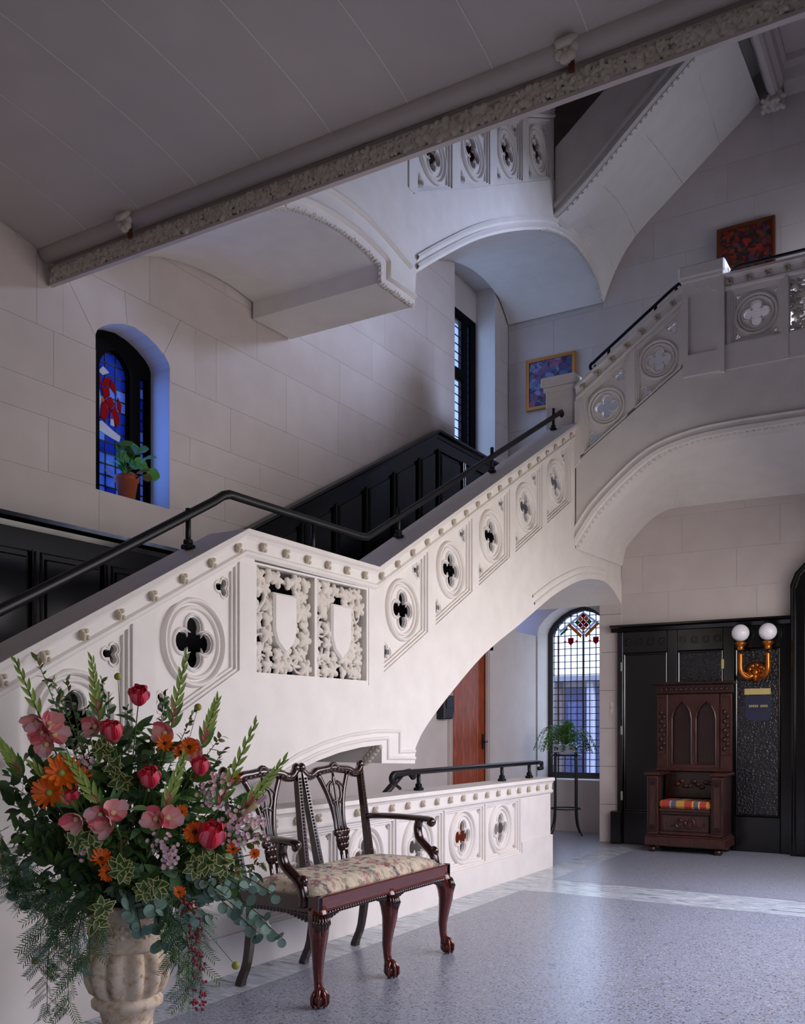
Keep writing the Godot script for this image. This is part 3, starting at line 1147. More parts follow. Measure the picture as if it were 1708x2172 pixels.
	vine_panel(s, F * Transform3D(Basis.IDENTITY, Vector3(4.262, 1.487, 0)), 0.503, 0.548, true, 42)
	# newel where the gallery flight begins
	st = ms()
	box(st, Vector3(-3.275, 3.8, -8.43), Vector3(0.27, 1.36, 0.2), 0.006)
	box(st, Vector3(-3.275, 4.455, -8.43), Vector3(0.35, 0.09, 0.27), 0.012)
	box(st, Vector3(-3.275, 4.385, -8.43), Vector3(0.31, 0.05, 0.235), 0.01)
	objw("newel_post", st, M.stone, s)

func make_upper_staircase() -> void:
	var F := FX(XU)
	var s := thing("upper_staircase", "pale stone upper staircase on two moulded arches above the stair hall", "staircase", Vector3(-3.85, 3.7, -3.6))
	var arch1 := smooth2(PackedVector2Array([Vector2(3.58, 3.745), Vector2(3.8, 3.9), Vector2(4.02, 4.03), Vector2(4.2, 4.13), Vector2(4.38, 4.2), Vector2(4.66, 4.255), Vector2(4.97, 4.275), Vector2(5.24, 4.25)]), 3)
	var arch2 := smooth2(PackedVector2Array([Vector2(5.70, 4.38), Vector2(6.02, 4.61), Vector2(6.55, 4.97), Vector2(7.0, 5.235), Vector2(7.45, 5.47), Vector2(7.85, 5.66), Vector2(8.2, 5.81), Vector2(8.6, 5.92), Vector2(8.94, 5.955), Vector2(9.25, 5.93), Vector2(9.43, 5.87), Vector2(9.63, 5.7)]), 3)
	var bottom := PackedVector2Array()
	bottom.append_array(arch1)
	bottom.append_array([Vector2(5.24, 4.13), Vector2(5.68, 4.14)])
	bottom.append_array(arch2)
	var faceline := bottom.duplicate()
	faceline.append_array([Vector2(9.64, 6.32), Vector2(8.27, 6.32), Vector2(5.69, 4.93), Vector2(3.58, 4.93)])
	var st := ms()
	prism(st, F, ccw(faceline), [], -0.3, 0.0)
	objw("spandrel_wall", st, M.stone, s)
	var body := bottom.duplicate()
	body.append_array([Vector2(9.64, 6.15), Vector2(8.3, 6.15), Vector2(5.75, 4.72), Vector2(3.58, 4.72)])
	st = ms()
	prism(st, F, ccw(body), [], -1.085, -0.3)
	objw("stair_vault", st, M.stone, s)
	# mouldings
	var mo := PackedVector2Array([Vector2(-0.016, -0.002), Vector2(-0.014, 0.018), Vector2(0.004, 0.024), Vector2(0.018, 0.006), Vector2(0.02, -0.002)])
	st = ms()
	for off in [0.07, 0.2]:
		var q := PackedVector2Array()
		for p in arch1:
			q.append(p + Vector2((p.x - 4.3) * 0.06, off))
		if off < 0.1:
			q.append_array([Vector2(5.33, 4.3), Vector2(5.33, 4.195), Vector2(5.675, 4.205)])
		else:
			q.append(Vector2(5.62, 4.39))
		st = ms()
		mould(st, F, q, false, mo)
		objw("arch_moulding", st, M.stone, s)
	for off in [0.045, 0.11]:
		var q := PackedVector2Array()
		for p in arch2:
			q.append(p + Vector2(0, off) + (Vector2(0.0, 0) if p.x < 9.0 else Vector2(0, 0.0)))
		st = ms()
		mould(st, F, q, false, mo)
		objw("arch_moulding", st, M.stone, s)
	# carved leaves along the lower edges of both arches
	var lf := leaf_relief(0.02, 3)
	var edge := arch1.slice(2)
	edge.append_array([Vector2(5.24, 4.13), Vector2(5.68, 4.14)])
	edge_leaves(s, F, edge, lf, 0.034, -0.01)
	var tail := PackedVector2Array()
	for p in arch2:
		if p.x > 7.9:
			tail.append(p)
	edge_leaves(s, F, tail, lf, 0.034, -0.01)
	# balustrade of the rising flight
	var up := bay_parts(0.54, 0.65, 0.13, 0.56, 0.19)
	for i in 4:
		var u := 5.66 + 0.65 * i
		put_bay(s, up, F * Transform3D(Basis.IDENTITY, Vector3(u, 4.93 + (u - 5.69) * 0.54, 0)))
	st = ms()
	band(st, F, PackedVector2Array([Vector2(3.58, 5.63), Vector2(5.66, 5.63), Vector2(8.27, 7.03)]), cornice())
	objw("coping", st, M.stone, s)
	st = ms()
	prism(st, F, rect(3.58, 4.9, 5.655, 5.49), [], -0.2, -0.006)
	prism(st, F, rect(5.6, 4.92, 5.66, 5.49), [], -0.2, 0.004)
	objw("landing_parapet", st, M.stone, s)
	# the flight that turns along the back wall: raked face over a moulded edge, curved underside
	var front := smooth2(PackedVector2Array([Vector2(-3.295, 5.95), Vector2(-3.2, 6.0), Vector2(-2.9, 6.24), Vector2(-2.5, 6.59), Vector2(-2.03, 6.98), Vector2(-1.72, 7.2)]), 3)
	var rear := smooth2(PackedVector2Array([Vector2(-3.295, 5.70), Vector2(-3.17, 6.0), Vector2(-2.945, 6.32), Vector2(-2.46, 6.71), Vector2(-2.1, 7.0), Vector2(-1.72, 7.29)]), 3)
	var G := FZ(ZG)
	var poly := front.duplicate()
	poly.append_array([Vector2(-1.72, 7.85), Vector2(-3.295, 6.62)])
	st = ms()
	prism(st, G, ccw(poly), [], -0.2, 0.0)
	objw("raked_face", st, M.stone, s)
	st = ms()
	for off in [0.03, 0.1]:
		var q := PackedVector2Array()
		for p in front:
			q.append(p + Vector2(-off * 0.6, off))
		st = ms()
		mould(st, G, q, false, PackedVector2Array([Vector2(-0.022, -0.002), Vector2(-0.02, 0.024), Vector2(0.006, 0.03), Vector2(0.024, 0.006), Vector2(0.026, -0.002)]))
		objw("raked_moulding", st, M.stone, s)
	edge_leaves(s, G, front.slice(3), lf, 0.06, -0.01)
	var k := 0
	while k < front.size() - 1:
		st = ms()
		var e := mini(k + 3, front.size() - 1)
		for i in range(k, e):
			var a := front[i]
			var b := front[i + 1]
			var c := rear[i + 1]
			var d := rear[i]
			if i == e - 1:
				b = b.lerp(a, 0.012); c = c.lerp(d, 0.012)
			# the left edge rides over the moulding of the arch
			for r in 6:
				var g := func(p: Vector2, q: Vector2, t: float) -> Vector3:
					var o := p.lerp(q, t)
					var lift: float = 0.25 * sin(PI * t) * exp(-(o.x + 3.295) / 0.3)
					return Vector3(o.x, o.y + lift, lerpf(ZG - 0.2, ZB + 0.002, t))
				quad(st, g.call(a, d, r / 6.0), g.call(a, d, (r + 1) / 6.0), g.call(b, c, (r + 1) / 6.0), g.call(b, c, r / 6.0))
			quad(st, Vector3(a.x, a.y + 0.3, ZG - 0.2), Vector3(b.x, b.y + 0.3, ZG - 0.2), Vector3(c.x, c.y + 0.3, ZB + 0.002), Vector3(d.x, d.y + 0.3, ZB + 0.002))
		objw("soffit_stone", st, M.stone, s)
		k = e

func edge_leaves(parent: Node, F: Transform3D, path: PackedVector2Array, mesh: ArrayMesh, gap: float, w: float) -> void:
	var left := gap * 0.5
	for i in path.size() - 1:
		var l := path[i].distance_to(path[i + 1])
		while left < l:
			var p := path[i].lerp(path[i + 1], left / l)
			var bs := Basis(Vector3(0, 0, 1), rng.randf() * TAU).scaled(Vector3.ONE * rng.randf_range(0.75, 1.1))
			instw("carved_leaf", mesh, M.carving, parent, F * Transform3D(Basis(Vector3(1, 0, 0), 1.0) * bs, Vector3(p.x, p.y - 0.004, w)))
			left += gap
		left -= l

func make_gallery() -> void:
	var G := FZ(ZG)
	var s := thing("gallery_flight", "pale stone gallery flight with quatrefoil balustrade rising over the panelled wall", "staircase", Vector3(-2.2, 2.7, -8.9))
	var front := smooth2(PackedVector2Array([Vector2(-3.09, 2.86), Vector2(-2.97, 3.04), Vector2(-2.85, 3.19), Vector2(-2.6, 3.415), Vector2(-2.36, 3.58), Vector2(-2.11, 3.665), Vector2(-1.8, 3.7), Vector2(-1.13, 3.7), Vector2(0.24, 3.7)]), 3)
	var rear := smooth2(PackedVector2Array([Vector2(-3.09, 2.9), Vector2(-3.05, 3.08), Vector2(-2.95, 3.2), Vector2(-2.8, 3.34), Vector2(-2.62, 3.43), Vector2(-2.4, 3.44), Vector2(-1.8, 3.44), Vector2(-1.13, 3.43), Vector2(0.24, 3.43)]), 3)
	var poly := front.duplicate()
	poly.append_array([Vector2(0.24, 4.26), Vector2(-1.72, 4.26), Vector2(-2.1, 4.38), Vector2(-3.09, 3.68)])
	var st := ms()
	prism(st, G, ccw(poly), [], -0.2, 0.0)
	objw("spandrel_wall", st, M.stone, s)
	st = ms()
	for i in front.size() - 1:
		var a := front[i]
		var b := front[i + 1]
		var c := rear[i + 1]
		var d := rear[i]
		quad(st, Vector3(d.x, d.y, ZB + 0.002), Vector3(c.x, c.y, ZB + 0.002), Vector3(b.x, b.y, ZG - 0.2), Vector3(a.x, a.y, ZG - 0.2))
	objw("soffit", st, M.stone, s)
	st = ms()
	box(st, Vector3(-0.76, 4.1, -9.06), Vector3(2.0, 0.24, 1.16))
	for i in 6:
		box(st, Vector3(-2.98 + i * 0.2, 3.5 + i * 0.12, -9.06), Vector3(0.22, 0.16, 1.16))
	objw("step", st, M.step, s)
	st = ms()
	var mo := PackedVector2Array([Vector2(-0.05, -0.002), Vector2(-0.045, 0.02), Vector2(-0.01, 0.028), Vector2(0.0, 0.01), Vector2(0.03, 0.012), Vector2(0.045, 0.026), Vector2(0.055, 0.02), Vector2(0.06, -0.002)])
	var q := PackedVector2Array()
	for p in front:
		q.append(p + Vector2(-0.045 if p.x < -2.3 else -0.045 * clampf((-1.9 - p.x) / 0.4, 0, 1), 0.05))
	q.reverse()
	mould(st, G, q, false, mo)
	objw("arch_moulding", st, M.stone, s)
	edge_leaves(s, G, front.slice(0, 24), leaf_relief(0.022, 3), 0.05, -0.012)
	# raked balustrade, two bays
	var sl := 0.70
	var b2 := bay_parts(sl, 0.475, 0.07, 0.56, 0.165)
	for i in 2:
		put_bay(s, b2, G * Transform3D(Basis.IDENTITY, Vector3(-3.05 + 0.475 * i, 3.68 + 0.475 * i * sl, 0)))
	st = ms()
	band(st, G, PackedVector2Array([Vector2(-3.09, 4.355), Vector2(-2.1, 5.05)]), cornice(-0.2))
	objw("coping", st, M.stone, s)
	rosettes(s, G, PackedVector2Array([Vector2(-3.05, 4.385), Vector2(-2.12, 5.04)]), 0.135, 0.075, rosette_mesh(), 0.03)
	st = ms()
	prism(st, G, PackedVector2Array([Vector2(-3.1, 3.6), Vector2(-3.05, 3.66), Vector2(-3.05, 4.25), Vector2(-3.1, 4.21)]), [], -0.2, 0.012)
	objw("post", st, M.stone, s)
	# newel with a sunk cusped panel
	st = ms()
	var panel := PackedVector2Array([Vector2(-2.065, 4.42), Vector2(-1.825, 4.42), Vector2(-1.825, 4.93), Vector2(-1.87, 4.95), Vector2(-1.9, 4.99), Vector2(-1.945, 4.95), Vector2(-1.99, 4.99), Vector2(-2.02, 4.95), Vector2(-2.065, 4.93)])
	prism(st, G, rect(-2.11, 4.24, -1.775, 5.06), [panel], -0.22, 0.03)
	prism(st, G, panel, [], -0.22, 0.002)
	prism(st, G, rect(-1.79, 4.22, -1.76, 5.06), [], -0.2, 0.045)
	objw("newel_post", st, M.stone, s)
	st = ms()
	box(st, Vector3(-1.943, 5.12, ZG - 0.08), Vector3(0.39, 0.11, 0.32), 0.014)
	box(st, Vector3(-1.943, 5.055, ZG - 0.08), Vector3(0.36, 0.03, 0.29), 0.006)
	objw("newel_cap", st, M.stone, s)
	# level gallery balustrade
	var lv := bay_parts(0.0, 0.47, 0.07, 0.46, 0.165)
	put_bay(s, lv, G * Transform3D(Basis.IDENTITY, Vector3(-1.75, 4.455, 0)))
	put_bay(s, lv, G * Transform3D(Basis.IDENTITY, Vector3(-0.62, 4.455, 0)))
	st = ms()
	prism(st, G, rect(-1.76, 4.24, 0.24, 4.455), [], -0.2, 0.012)
	prism(st, G, rect(-1.285, 4.455, -0.62, 4.92), [rect(-1.245, 4.47, -0.66, 4.9)], -0.2, 0.0)
	prism(st, G, rect(-1.285, 4.26, -1.255, 4.92), [], -0.2, 0.018)
	prism(st, G, rect(-0.15, 4.455, 0.24, 4.92), [], -0.2, -0.01)
	objw("balustrade_base", st, M.stone, s)
	vine_panel(s, G * Transform3D(Basis.IDENTITY, Vector3(-1.245, 4.47, 0)), 0.58, 0.43, true, 77)
	st = ms()
	band(st, G, PackedVector2Array([Vector2(-1.76, 5.055), Vector2(0.24, 5.055)]), cornice(-0.2))
	objw("coping", st, M.stone, s)
	rosettes(s, G, PackedVector2Array([Vector2(-1.76, 5.055), Vector2(0.0, 5.055)]), 0.152, 0.075, rosette_mesh(), 0.03)

func make_basement_balustrade() -> void:
	var F := FX(XS)
	var s := thing("stone_balustrade", "low white stone balustrade with quatrefoil piercings beside the marble floor band", "balustrade", Vector3(-3.2, 0, -5.5))
	var st := ms()
	prism(st, F, rect(3.32, 0.0, 7.05, 0.19), [], -0.2, 0.014)
	prism(st, F, rect(3.32, 0.19, 3.825, 0.64), [], -0.2, 0.0)
	prism(st, F, rect(7.05, 0.0, 7.70, 0.28), [], -0.21, 0.014)
	objw("plinth", st, M.stone, s)
	var b := bay_parts(0.0, 0.645, 0.02, 0.45, 0.19)
	for i in 5:
		var u := 7.05 - 0.645 * (i + 1)
		put_bay(s, b, F * Transform3D(Basis.IDENTITY, Vector3(u, 0.19, 0)))
	st = ms()
	prism(st, F, rect(7.052, 0.28, 7.68, 0.64), [], -0.2, 0.0)
	objw("end_block", st, M.stone, s)
	st = ms()
	band(st, F, PackedVector2Array([Vector2(3.32, 0.78), Vector2(7.7, 0.775)]), cornice(-0.215))
	objw("coping", st, M.stone, s)
	rosettes(s, F, PackedVector2Array([Vector2(3.36, 0.78), Vector2(7.65, 0.775)]), 0.195, 0.075, rosette_mesh(), 0.1)

# ---------------------------------------------------------------- windows and door
# leaded glass: a pane in every cell of the region, lead cames along the cell lines
func leaded(parent: Node, xf: Transform3D, region: PackedVector2Array, x0: float, y0: float, cw: float, ch: float, w: float, pick: Callable, lead := 0.0045) -> void:
	var lo := Vector2(INF, INF)
	var hi := -lo
	for p in region:
		lo = lo.min(p); hi = hi.max(p)
	var i0 := int(floor((lo.x - x0) / cw))
	var i1 := int(ceil((hi.x - x0) / cw))
	var j0 := int(floor((lo.y - y0) / ch))
	var j1 := int(ceil((hi.y - y0) / ch))
	for i in range(i0, i1):
		for j in range(j0, j1):
			var cell := rect(x0 + i * cw + 0.001, y0 + j * ch + 0.001, x0 + (i + 1) * cw - 0.001, y0 + (j + 1) * ch - 0.001)
			for q in Geometry2D.intersect_polygons(cell, region):
				if absf(area2(q)) < 0.00015:
					continue
				var st := ms()
				prism(st, xf, ccw(q), [], w - 0.002, w + 0.002)
				obj("pane", st, pick.call((lo.x + (i - i0 + 0.5) * cw), y0 + (j + 0.5) * ch), parent)
	for i in range(i0 + 1, i1):
		for q in Geometry2D.intersect_polygons(rect(x0 + i * cw - lead, lo.y, x0 + i * cw + lead, hi.y), region):
			var st := ms()
			prism(st, xf, ccw(q), [], w - 0.006, w + 0.006)
			obj("lead_came", st, M.came, parent)
	for j in range(j0 + 1, j1):
		for q in Geometry2D.intersect_polygons(rect(lo.x, y0 + j * ch - lead, hi.x, y0 + j * ch + lead), region):
			var st := ms()
			prism(st, xf, ccw(q), [], w - 0.006, w + 0.006)
			obj("lead_came", st, M.came, parent)

func make_windows() -> void:
	# window in the left wall: black mullions, blue quarries, a red figure
	var F := FX(XW)
	var shape := arch_outline(3.835, 4.435, 2.61, 3.52, 3.672)
	var st := ms()
	var lights := [arch_outline(4.012, 4.258, 2.64, 3.44, 3.56), rect(3.862, 2.64, 3.925, 3.46), rect(4.345, 2.64, 4.408, 3.46)]
	prism(st, F, shape, lights, -0.26, -0.17)
	var w1 := obj("window_1", st, M.window_frame)
	struct(w1)
	var r := RandomNumberGenerator.new()
	r.seed = 3
	var blues := func(x: float, y: float) -> Material:
		if y < 3.02 and r.randf() < 0.75:
			return M.glass_pale_blue
		return M.glass_blue if (y > 3.38 or r.randf() < 0.5) else M.glass_pale_blue
	for l in lights:
		leaded(w1, F, l, 4.012, 2.64, 0.082, 0.07, -0.215, blues, 0.004)
	# broken shards of ruby, white, gold and violet glass
	var bits := [["red", [[4.06, 3.33], [4.085, 3.385], [4.13, 3.395], [4.12, 3.345]]], ["red", [[4.055, 3.32], [4.12, 3.338], [4.128, 3.285], [4.085, 3.25]]], ["red", [[4.135, 3.39], [4.17, 3.36], [4.18, 3.3], [4.128, 3.34]]], ["red", [[4.09, 3.245], [4.135, 3.28], [4.165, 3.24], [4.13, 3.19]]], ["red", [[4.135, 3.185], [4.17, 3.235], [4.21, 3.15], [4.18, 3.1]]], ["red", [[4.06, 3.22], [4.085, 3.24], [4.12, 3.18], [4.09, 3.12], [4.05, 3.13]]], ["red", [[4.19, 3.29], [4.22, 3.25], [4.215, 3.2], [4.19, 3.22]]], ["red", [[4.025, 3.36], [4.05, 3.39], [4.052, 3.33]]],
		["white", [[4.03, 3.41], [4.07, 3.45], [4.12, 3.425], [4.07, 3.395]]], ["white", [[4.02, 3.09], [4.06, 3.11], [4.15, 3.07], [4.21, 3.05], [4.2, 3.01], [4.1, 3.03], [4.02, 3.05]]], ["white", [[4.02, 3.22], [4.04, 3.3], [4.052, 3.24], [4.045, 3.18]]], ["white", [[4.13, 3.14], [4.15, 3.15], [4.16, 3.1], [4.13, 3.1]]],
		["gold", [[4.05, 3.245], [4.07, 3.255], [4.08, 3.24], [4.055, 3.225]]], ["violet", [[4.125, 3.18], [4.14, 3.175], [4.15, 3.14], [4.12, 3.14]]]]
	var lift := 0.0
	for b in bits:
		var p := PackedVector2Array()
		for q in b[1]:
			p.append(Vector2(q[0], q[1]))
		st = ms()
		prism(st, F, ccw(p), [], -0.212 + lift, -0.206 + lift)
		obj("coloured_glass", st, M["glass_" + b[0]], w1)
		lift += 0.0004
	# tall window in the bay at the stair head
	shape = rect(8.37, 3.9, 9.31, 5.66)
	lights = [rect(8.42, 3.95, 9.02, 4.93), rect(8.42, 5.03, 9.02, 5.58), rect(9.12, 3.95, 9.19, 5.58)]
	st = ms()
	prism(st, F, shape, lights, -0.3, -0.235)
	var w2 := obj("window_2", st, M.window_frame)
	struct(w2)
	st = ms()
	prism(st, F, rect(8.3, 5.65, 9.4, 6.1), [], -0.42, -0.23)
	obj("window_head", st, M.wall, w2)
	var cool := func(x: float, y: float) -> Material:
		return M.glass_pale_blue if x > 9.05 else M.clear
	for l in lights:
		leaded(w2, F, l, 8.42, 3.95, 0.2, 0.09, -0.268, cool, 0.003)
	# leaded window of the alcove, with two red shields and a coloured head
	var A := FZ(-10.46)
	shape = arch_outline(-4.385, -3.5, 0.6, 2.34, 2.66)
	var glass := arch_outline(-4.322, -3.563, 0.67, 2.32, 2.61)
	st = ms()
	prism(st, A, shape, [glass], -0.39, -0.33)
	var w3 := obj("window_3", st, M.ebony)
	struct(w3)
	var plainly := func(x: float, y: float) -> Material:
		return M.clear
	leaded(w3, A, glass, -3.945, 0.67, 0.0785, 0.0785, -0.36, plainly, 0.004)
	var gold := [[[-3.955, 0.67], [-3.935, 0.67], [-3.935, 2.37], [-3.955, 2.37]], [[-4.27, 0.67], [-4.255, 0.67], [-4.255, 2.33], [-4.27, 2.33]]]
	for g in gold:
		var p := PackedVector2Array()
		for q in g:
			p.append(Vector2(q[0], q[1]))
		st = ms()
		prism(st, A, ccw(p), [], -0.368, -0.35)
		obj("gilded_bar", st, M.bar, w3)
	var c := Vector2(-3.945, 2.475)
	for i in 3:
		for j in 3:
			var o := c + Vector2((i - j) * 0.037, (i + j - 2) * 0.037)
			st = ms()
			prism(st, A, PackedVector2Array([o + Vector2(0, -0.034), o + Vector2(0.034, 0), o + Vector2(0, 0.034), o + Vector2(-0.034, 0)]), [], -0.356, -0.35)
			obj("coloured_glass", st, [M.glass_gold, M.glass_red, M.glass_green, M.glass_red, M.glass_red, M.glass_gold, M.glass_green, M.glass_gold, M.glass_red][i * 3 + j], w3)
	for s in [-1.0, 1.0]:
		st = ms()
		prism(st, A, ccw(PackedVector2Array([c + Vector2(0, -0.128), c + Vector2(s * 0.15, 0.02), c + Vector2(s * 0.17, 0.0), c + Vector2(0.0, -0.155)])), [], -0.356, -0.349)
		obj("white_border", st, M.glass_white, w3)
		st = ms()
		prism(st, A, ccw(PackedVector2Array([c + Vector2(0, 0.125), c + Vector2(s * 0.3, -0.09), c + Vector2(s * 0.3, -0.12), c + Vector2(0, 0.095)])), [], -0.357, -0.351)
		obj("white_border", st, M.glass_white, w3)
		st = ms()
		prism(st, A, ccw(PackedVector2Array([c + Vector2(s * 0.02, -0.15), c + Vector2(s * 0.17, -0.01), c + Vector2(s * 0.2, -0.03), c + Vector2(s * 0.03, -0.19)])), [], -0.355, -0.3505)
		obj("coloured_glass", st, M.glass_gold, w3)
		st = ms()
		prism(st, A, ccw(PackedVector2Array([c + Vector2(s * 0.2, -0.05), c + Vector2(s * 0.29, -0.125), c + Vector2(s * 0.29, -0.155), c + Vector2(s * 0.2, -0.085)])), [], -0.355, -0.3505)
		obj("coloured_glass", st, M.glass_green, w3)
		var m := c + Vector2(s * 0.157, -0.225)
		st = ms()
		prism(st, A, PackedVector2Array([m + Vector2(-0.034, 0.042), m + Vector2(-0.034, -0.015), m + Vector2(0, -0.05), m + Vector2(0.034, -0.015), m + Vector2(0.034, 0.042)]), [], -0.356, -0.349)
		obj("red_shield", st, M.glass_red, w3)
		for t in [-0.075, 0.075]:
			var k := m + Vector2(t, 0)
			st = ms()
			prism(st, A, PackedVector2Array([k + Vector2(-0.02, 0), k + Vector2(0, -0.014), k + Vector2(0.02, 0), k + Vector2(0, 0.014)]), [], -0.356, -0.349)
			obj("coloured_glass", st, M.glass_gold, w3)
	# the yard outside that window
	var yard := thing("outbuilding", "pale outbuilding with blue-grey doors seen through the leaded window", "building", Vector3(-5.6, 0, -15.2))
	st = ms()
	box(st, Vector3(0, 1.05, -0.3), Vector3(4.0, 2.1, 0.3))
	obj("wall", st, plain(Color(0.86, 0.84, 0.82)), yard)
	for x in [-0.75, -0.1, 0.45]:
		st = ms()
		box(st, Vector3(x, 0.95, -0.12), Vector3(0.42, 1.9, 0.08), 0.01)
		var d := obj("door", st, plain(Color(0.26, 0.31, 0.46), 0.6), yard)
		st = ms()
		box(st, Vector3(x, 1.2, -0.075), Vector3(0.28, 0.9, 0.02))
		obj("door_panel", st, plain(Color(0.38, 0.44, 0.6), 0.5), d)
	for x in [-1.05, -0.42, 0.18, 0.75]:
		st = ms()
		box(st, Vector3(x, 1.0, -0.05), Vector3(0.12, 2.0, 0.16), 0.01)
		obj("post", st, plain(Color(0.52, 0.45, 0.42)) if x == -0.42 else plain(Color(0.9, 0.89, 0.87)), yard)
	st = ms()
	box(st, Vector3(0, 2.04, -0.02), Vector3(4.1, 0.1, 0.3), 0.01)
	obj("roof_edge", st, plain(Color(0.72, 0.7, 0.68)), yard)
	st = ms()
	box(st, Vector3(-5, -0.35, -16), Vector3(30, 0.3, 10.0))
	struct(obj("ground", st, plain(Color(0.5, 0.5, 0.48))))

	# plank door in the left wall behind the stair
	st = ms()
	for e in [[8.21, 8.24, 0.0, 2.1], [9.07, 9.17, 0.0, 2.1], [8.21, 9.17, 2.03, 2.1]]:
		prism(st, F, rect(e[0], e[2], e[1], e[3]), [], -0.02, 0.035)
		prism(st, F, rect(e[0] + 0.01, e[2], e[1] - 0.01, e[3] - 0.01), [], 0.035, 0.05)
	var d1 := obj("door_1", st, M.wall)
	struct(d1)
	for i in 5:
		st = ms()
		slab(st, F, rect(8.24 + i * 0.166 + 0.001, 0.01, 8.24 + (i + 1) * 0.166 - 0.001, 2.03), -0.05, -0.008, 0.004)
		obj("door_plank", st, M.door_wood, d1)
	st = ms()
	prism(st, F, rect(9.0, 0.98, 9.035, 1.14), [], -0.008, 0.004)
	tube(st, [Vector3(XW, 1.06, -9.017), Vector3(XW + 0.05, 1.06, -9.017), Vector3(XW + 0.055, 1.06, -8.94)], 0.01, 8)
	obj("door_handle", st, M.black, d1)

# ---------------------------------------------------------------- dark panelling
func make_panelling() -> void:
	var B := FZ(ZB)
	var s := thing("wood_panelling", "glossy black wood panelling with leather fields behind the carved armchair", "panelling", Vector3(-2.28, 0, -9.62))
	var st := ms()
	prism(st, B, rect(-3.12, 0.0, -1.43, 2.2), [], 0.002, 0.025)
	objw("backing", st, M.ebony, s)
	for a in [[-3.13, -3.07], [-2.61, -2.51], [-2.06, -1.95], [-1.53, -1.43]]:
		st = ms()
		slab(st, B, rect(a[0], 0.0, a[1], 2.2), 0.025, 0.06, 0.006)
		objw("stile", st, M.ebony, s)
	for a in [[-3.07, -2.61], [-2.51, -2.06], [-1.95, -1.53]]:
		for v in [[0.0, 0.34], [1.98, 2.2]]:
			st = ms()
			slab(st, B, rect(a[0], v[0], a[1], v[1]), 0.025, 0.056, 0.006)
			objw("rail", st, M.ebony, s)
		st = ms()
		slab(st, B, rect(a[0] + 0.004, 0.344, a[1] - 0.004, 1.976), 0.025, 0.034, 0.004)
		objw("panel", st, M.leather if a[0] > -2.6 else M.ebony, s)
		# tracery frieze
		st = ms()
		var n := 4
		for i in n:
			var u := lerpf(a[0], a[1], (i + 0.5) / n)
			mould(st, B, foil(Vector2(u, 2.09), 4, 0.02, 0.018, 0.02, PI / 4, 5), true, bead(0.006, 0.056, 0.008, 3))
		objw("carved_frieze", st, M.ebony, s)
		st = ms()
		mould(st, B, rect(a[0] + 0.012, 0.352, a[1] - 0.012, 1.968), true, bead(0.012, 0.034, 0.016, 4))
		objw("panel_moulding", st, M.ebony, s)
	st = ms()
	band(st, B, PackedVector2Array([Vector2(-3.19, 2.27), Vector2(-1.43, 2.27)]), PackedVector2Array([Vector2(0, 0.0), Vector2(0, 0.12), Vector2(-0.02, 0.12), Vector2(-0.035, 0.085), Vector2(-0.07, 0.07), Vector2(-0.07, 0.0)]))
	objw("cornice", st, M.ebony, s)
	st = ms()
	box(st, Vector3(-3.13, 0.17, -9.6), Vector3(0.12, 0.34, 0.12), 0.008)
	objw("base_block", st, M.ebony, s)
	for v in [1.84, 1.18, 0.5]:
		st = ms()
		prism(st, B, rect(-3.09, v - 0.045, -3.068, v + 0.045), [], 0.06, 0.068)
		objw("hinge", st, M.steel, s)
	st = ms()
	prism(st, B, rect(-2.075, 1.79, -2.05, 1.88), [], 0.06, 0.068)
	objw("hinge", st, M.brass, s)
	# dark arched doorway beyond the panelling
	st = ms()
	var out := arch_outline(-1.425, 0.2, 0.0, 2.55, 3.05)
	prism(st, B, out, [arch_outline(-1.3, 0.08, -0.01, 2.45, 2.92)], 0.002, 0.16)
	var d2 := obj("door_2", st, M.ebony)
	struct(d2)
	st = ms()
	prism(st, B, arch_outline(-1.3, 0.08, 0.0, 2.45, 2.92), [], 0.004, 0.05)
	obj("door_leaf", st, M.ebony, d2)
	st = ms()
	mould(st, B, arch_outline(-1.395, 0.17, 0.0, 2.52, 3.02), true, bead(0.02, 0.16, 0.022, 5))
	obj("door_moulding", st, M.ebony, d2)

	# wainscot that climbs the left wall with the stair
	var F := FX(XW)
	var top := PackedVector2Array([Vector2(1.5, 2.335), Vector2(4.64, 2.335), Vector2(7.93, 4.05), Vector2(9.28, 4.05)])
	var w := thing("stair_wainscot", "black wood wainscot climbing the wall beside the stair below the windows", "panelling", Vector3(-4.38, 1.2, -4.0))
	var poly := top.duplicate()
	poly.append_array([Vector2(9.28, 3.17), Vector2(8.3, 3.17), Vector2(4.9, 1.35), Vector2(3.6, 1.35), Vector2(1.5, 0.1)])
	st = ms()
	prism(st, F, ccw(poly), [], 0.002, 0.02)
	objw("backing", st, M.ebony, w)
	st = ms()
	band(st, F, top, PackedVector2Array([Vector2(0.012, 0.0), Vector2(0.012, 0.075), Vector2(-0.012, 0.078), Vector2(-0.03, 0.05), Vector2(-0.06, 0.045), Vector2(-0.06, 0.0)]))
	objw("cap_rail", st, M.ebony, w)
	st = ms()
	band(st, F, top, PackedVector2Array([Vector2(-0.06, 0.02), Vector2(-0.06, 0.038), Vector2(-0.17, 0.038), Vector2(-0.17, 0.02)]))
	objw("frieze_rail", st, M.ebony, w)
	var us := [1.9, 2.4, 2.9, 3.4, 3.9, 4.4, 4.9, 5.35, 5.8, 6.25, 6.7, 7.15, 7.6, 7.98, 8.5, 9.0]
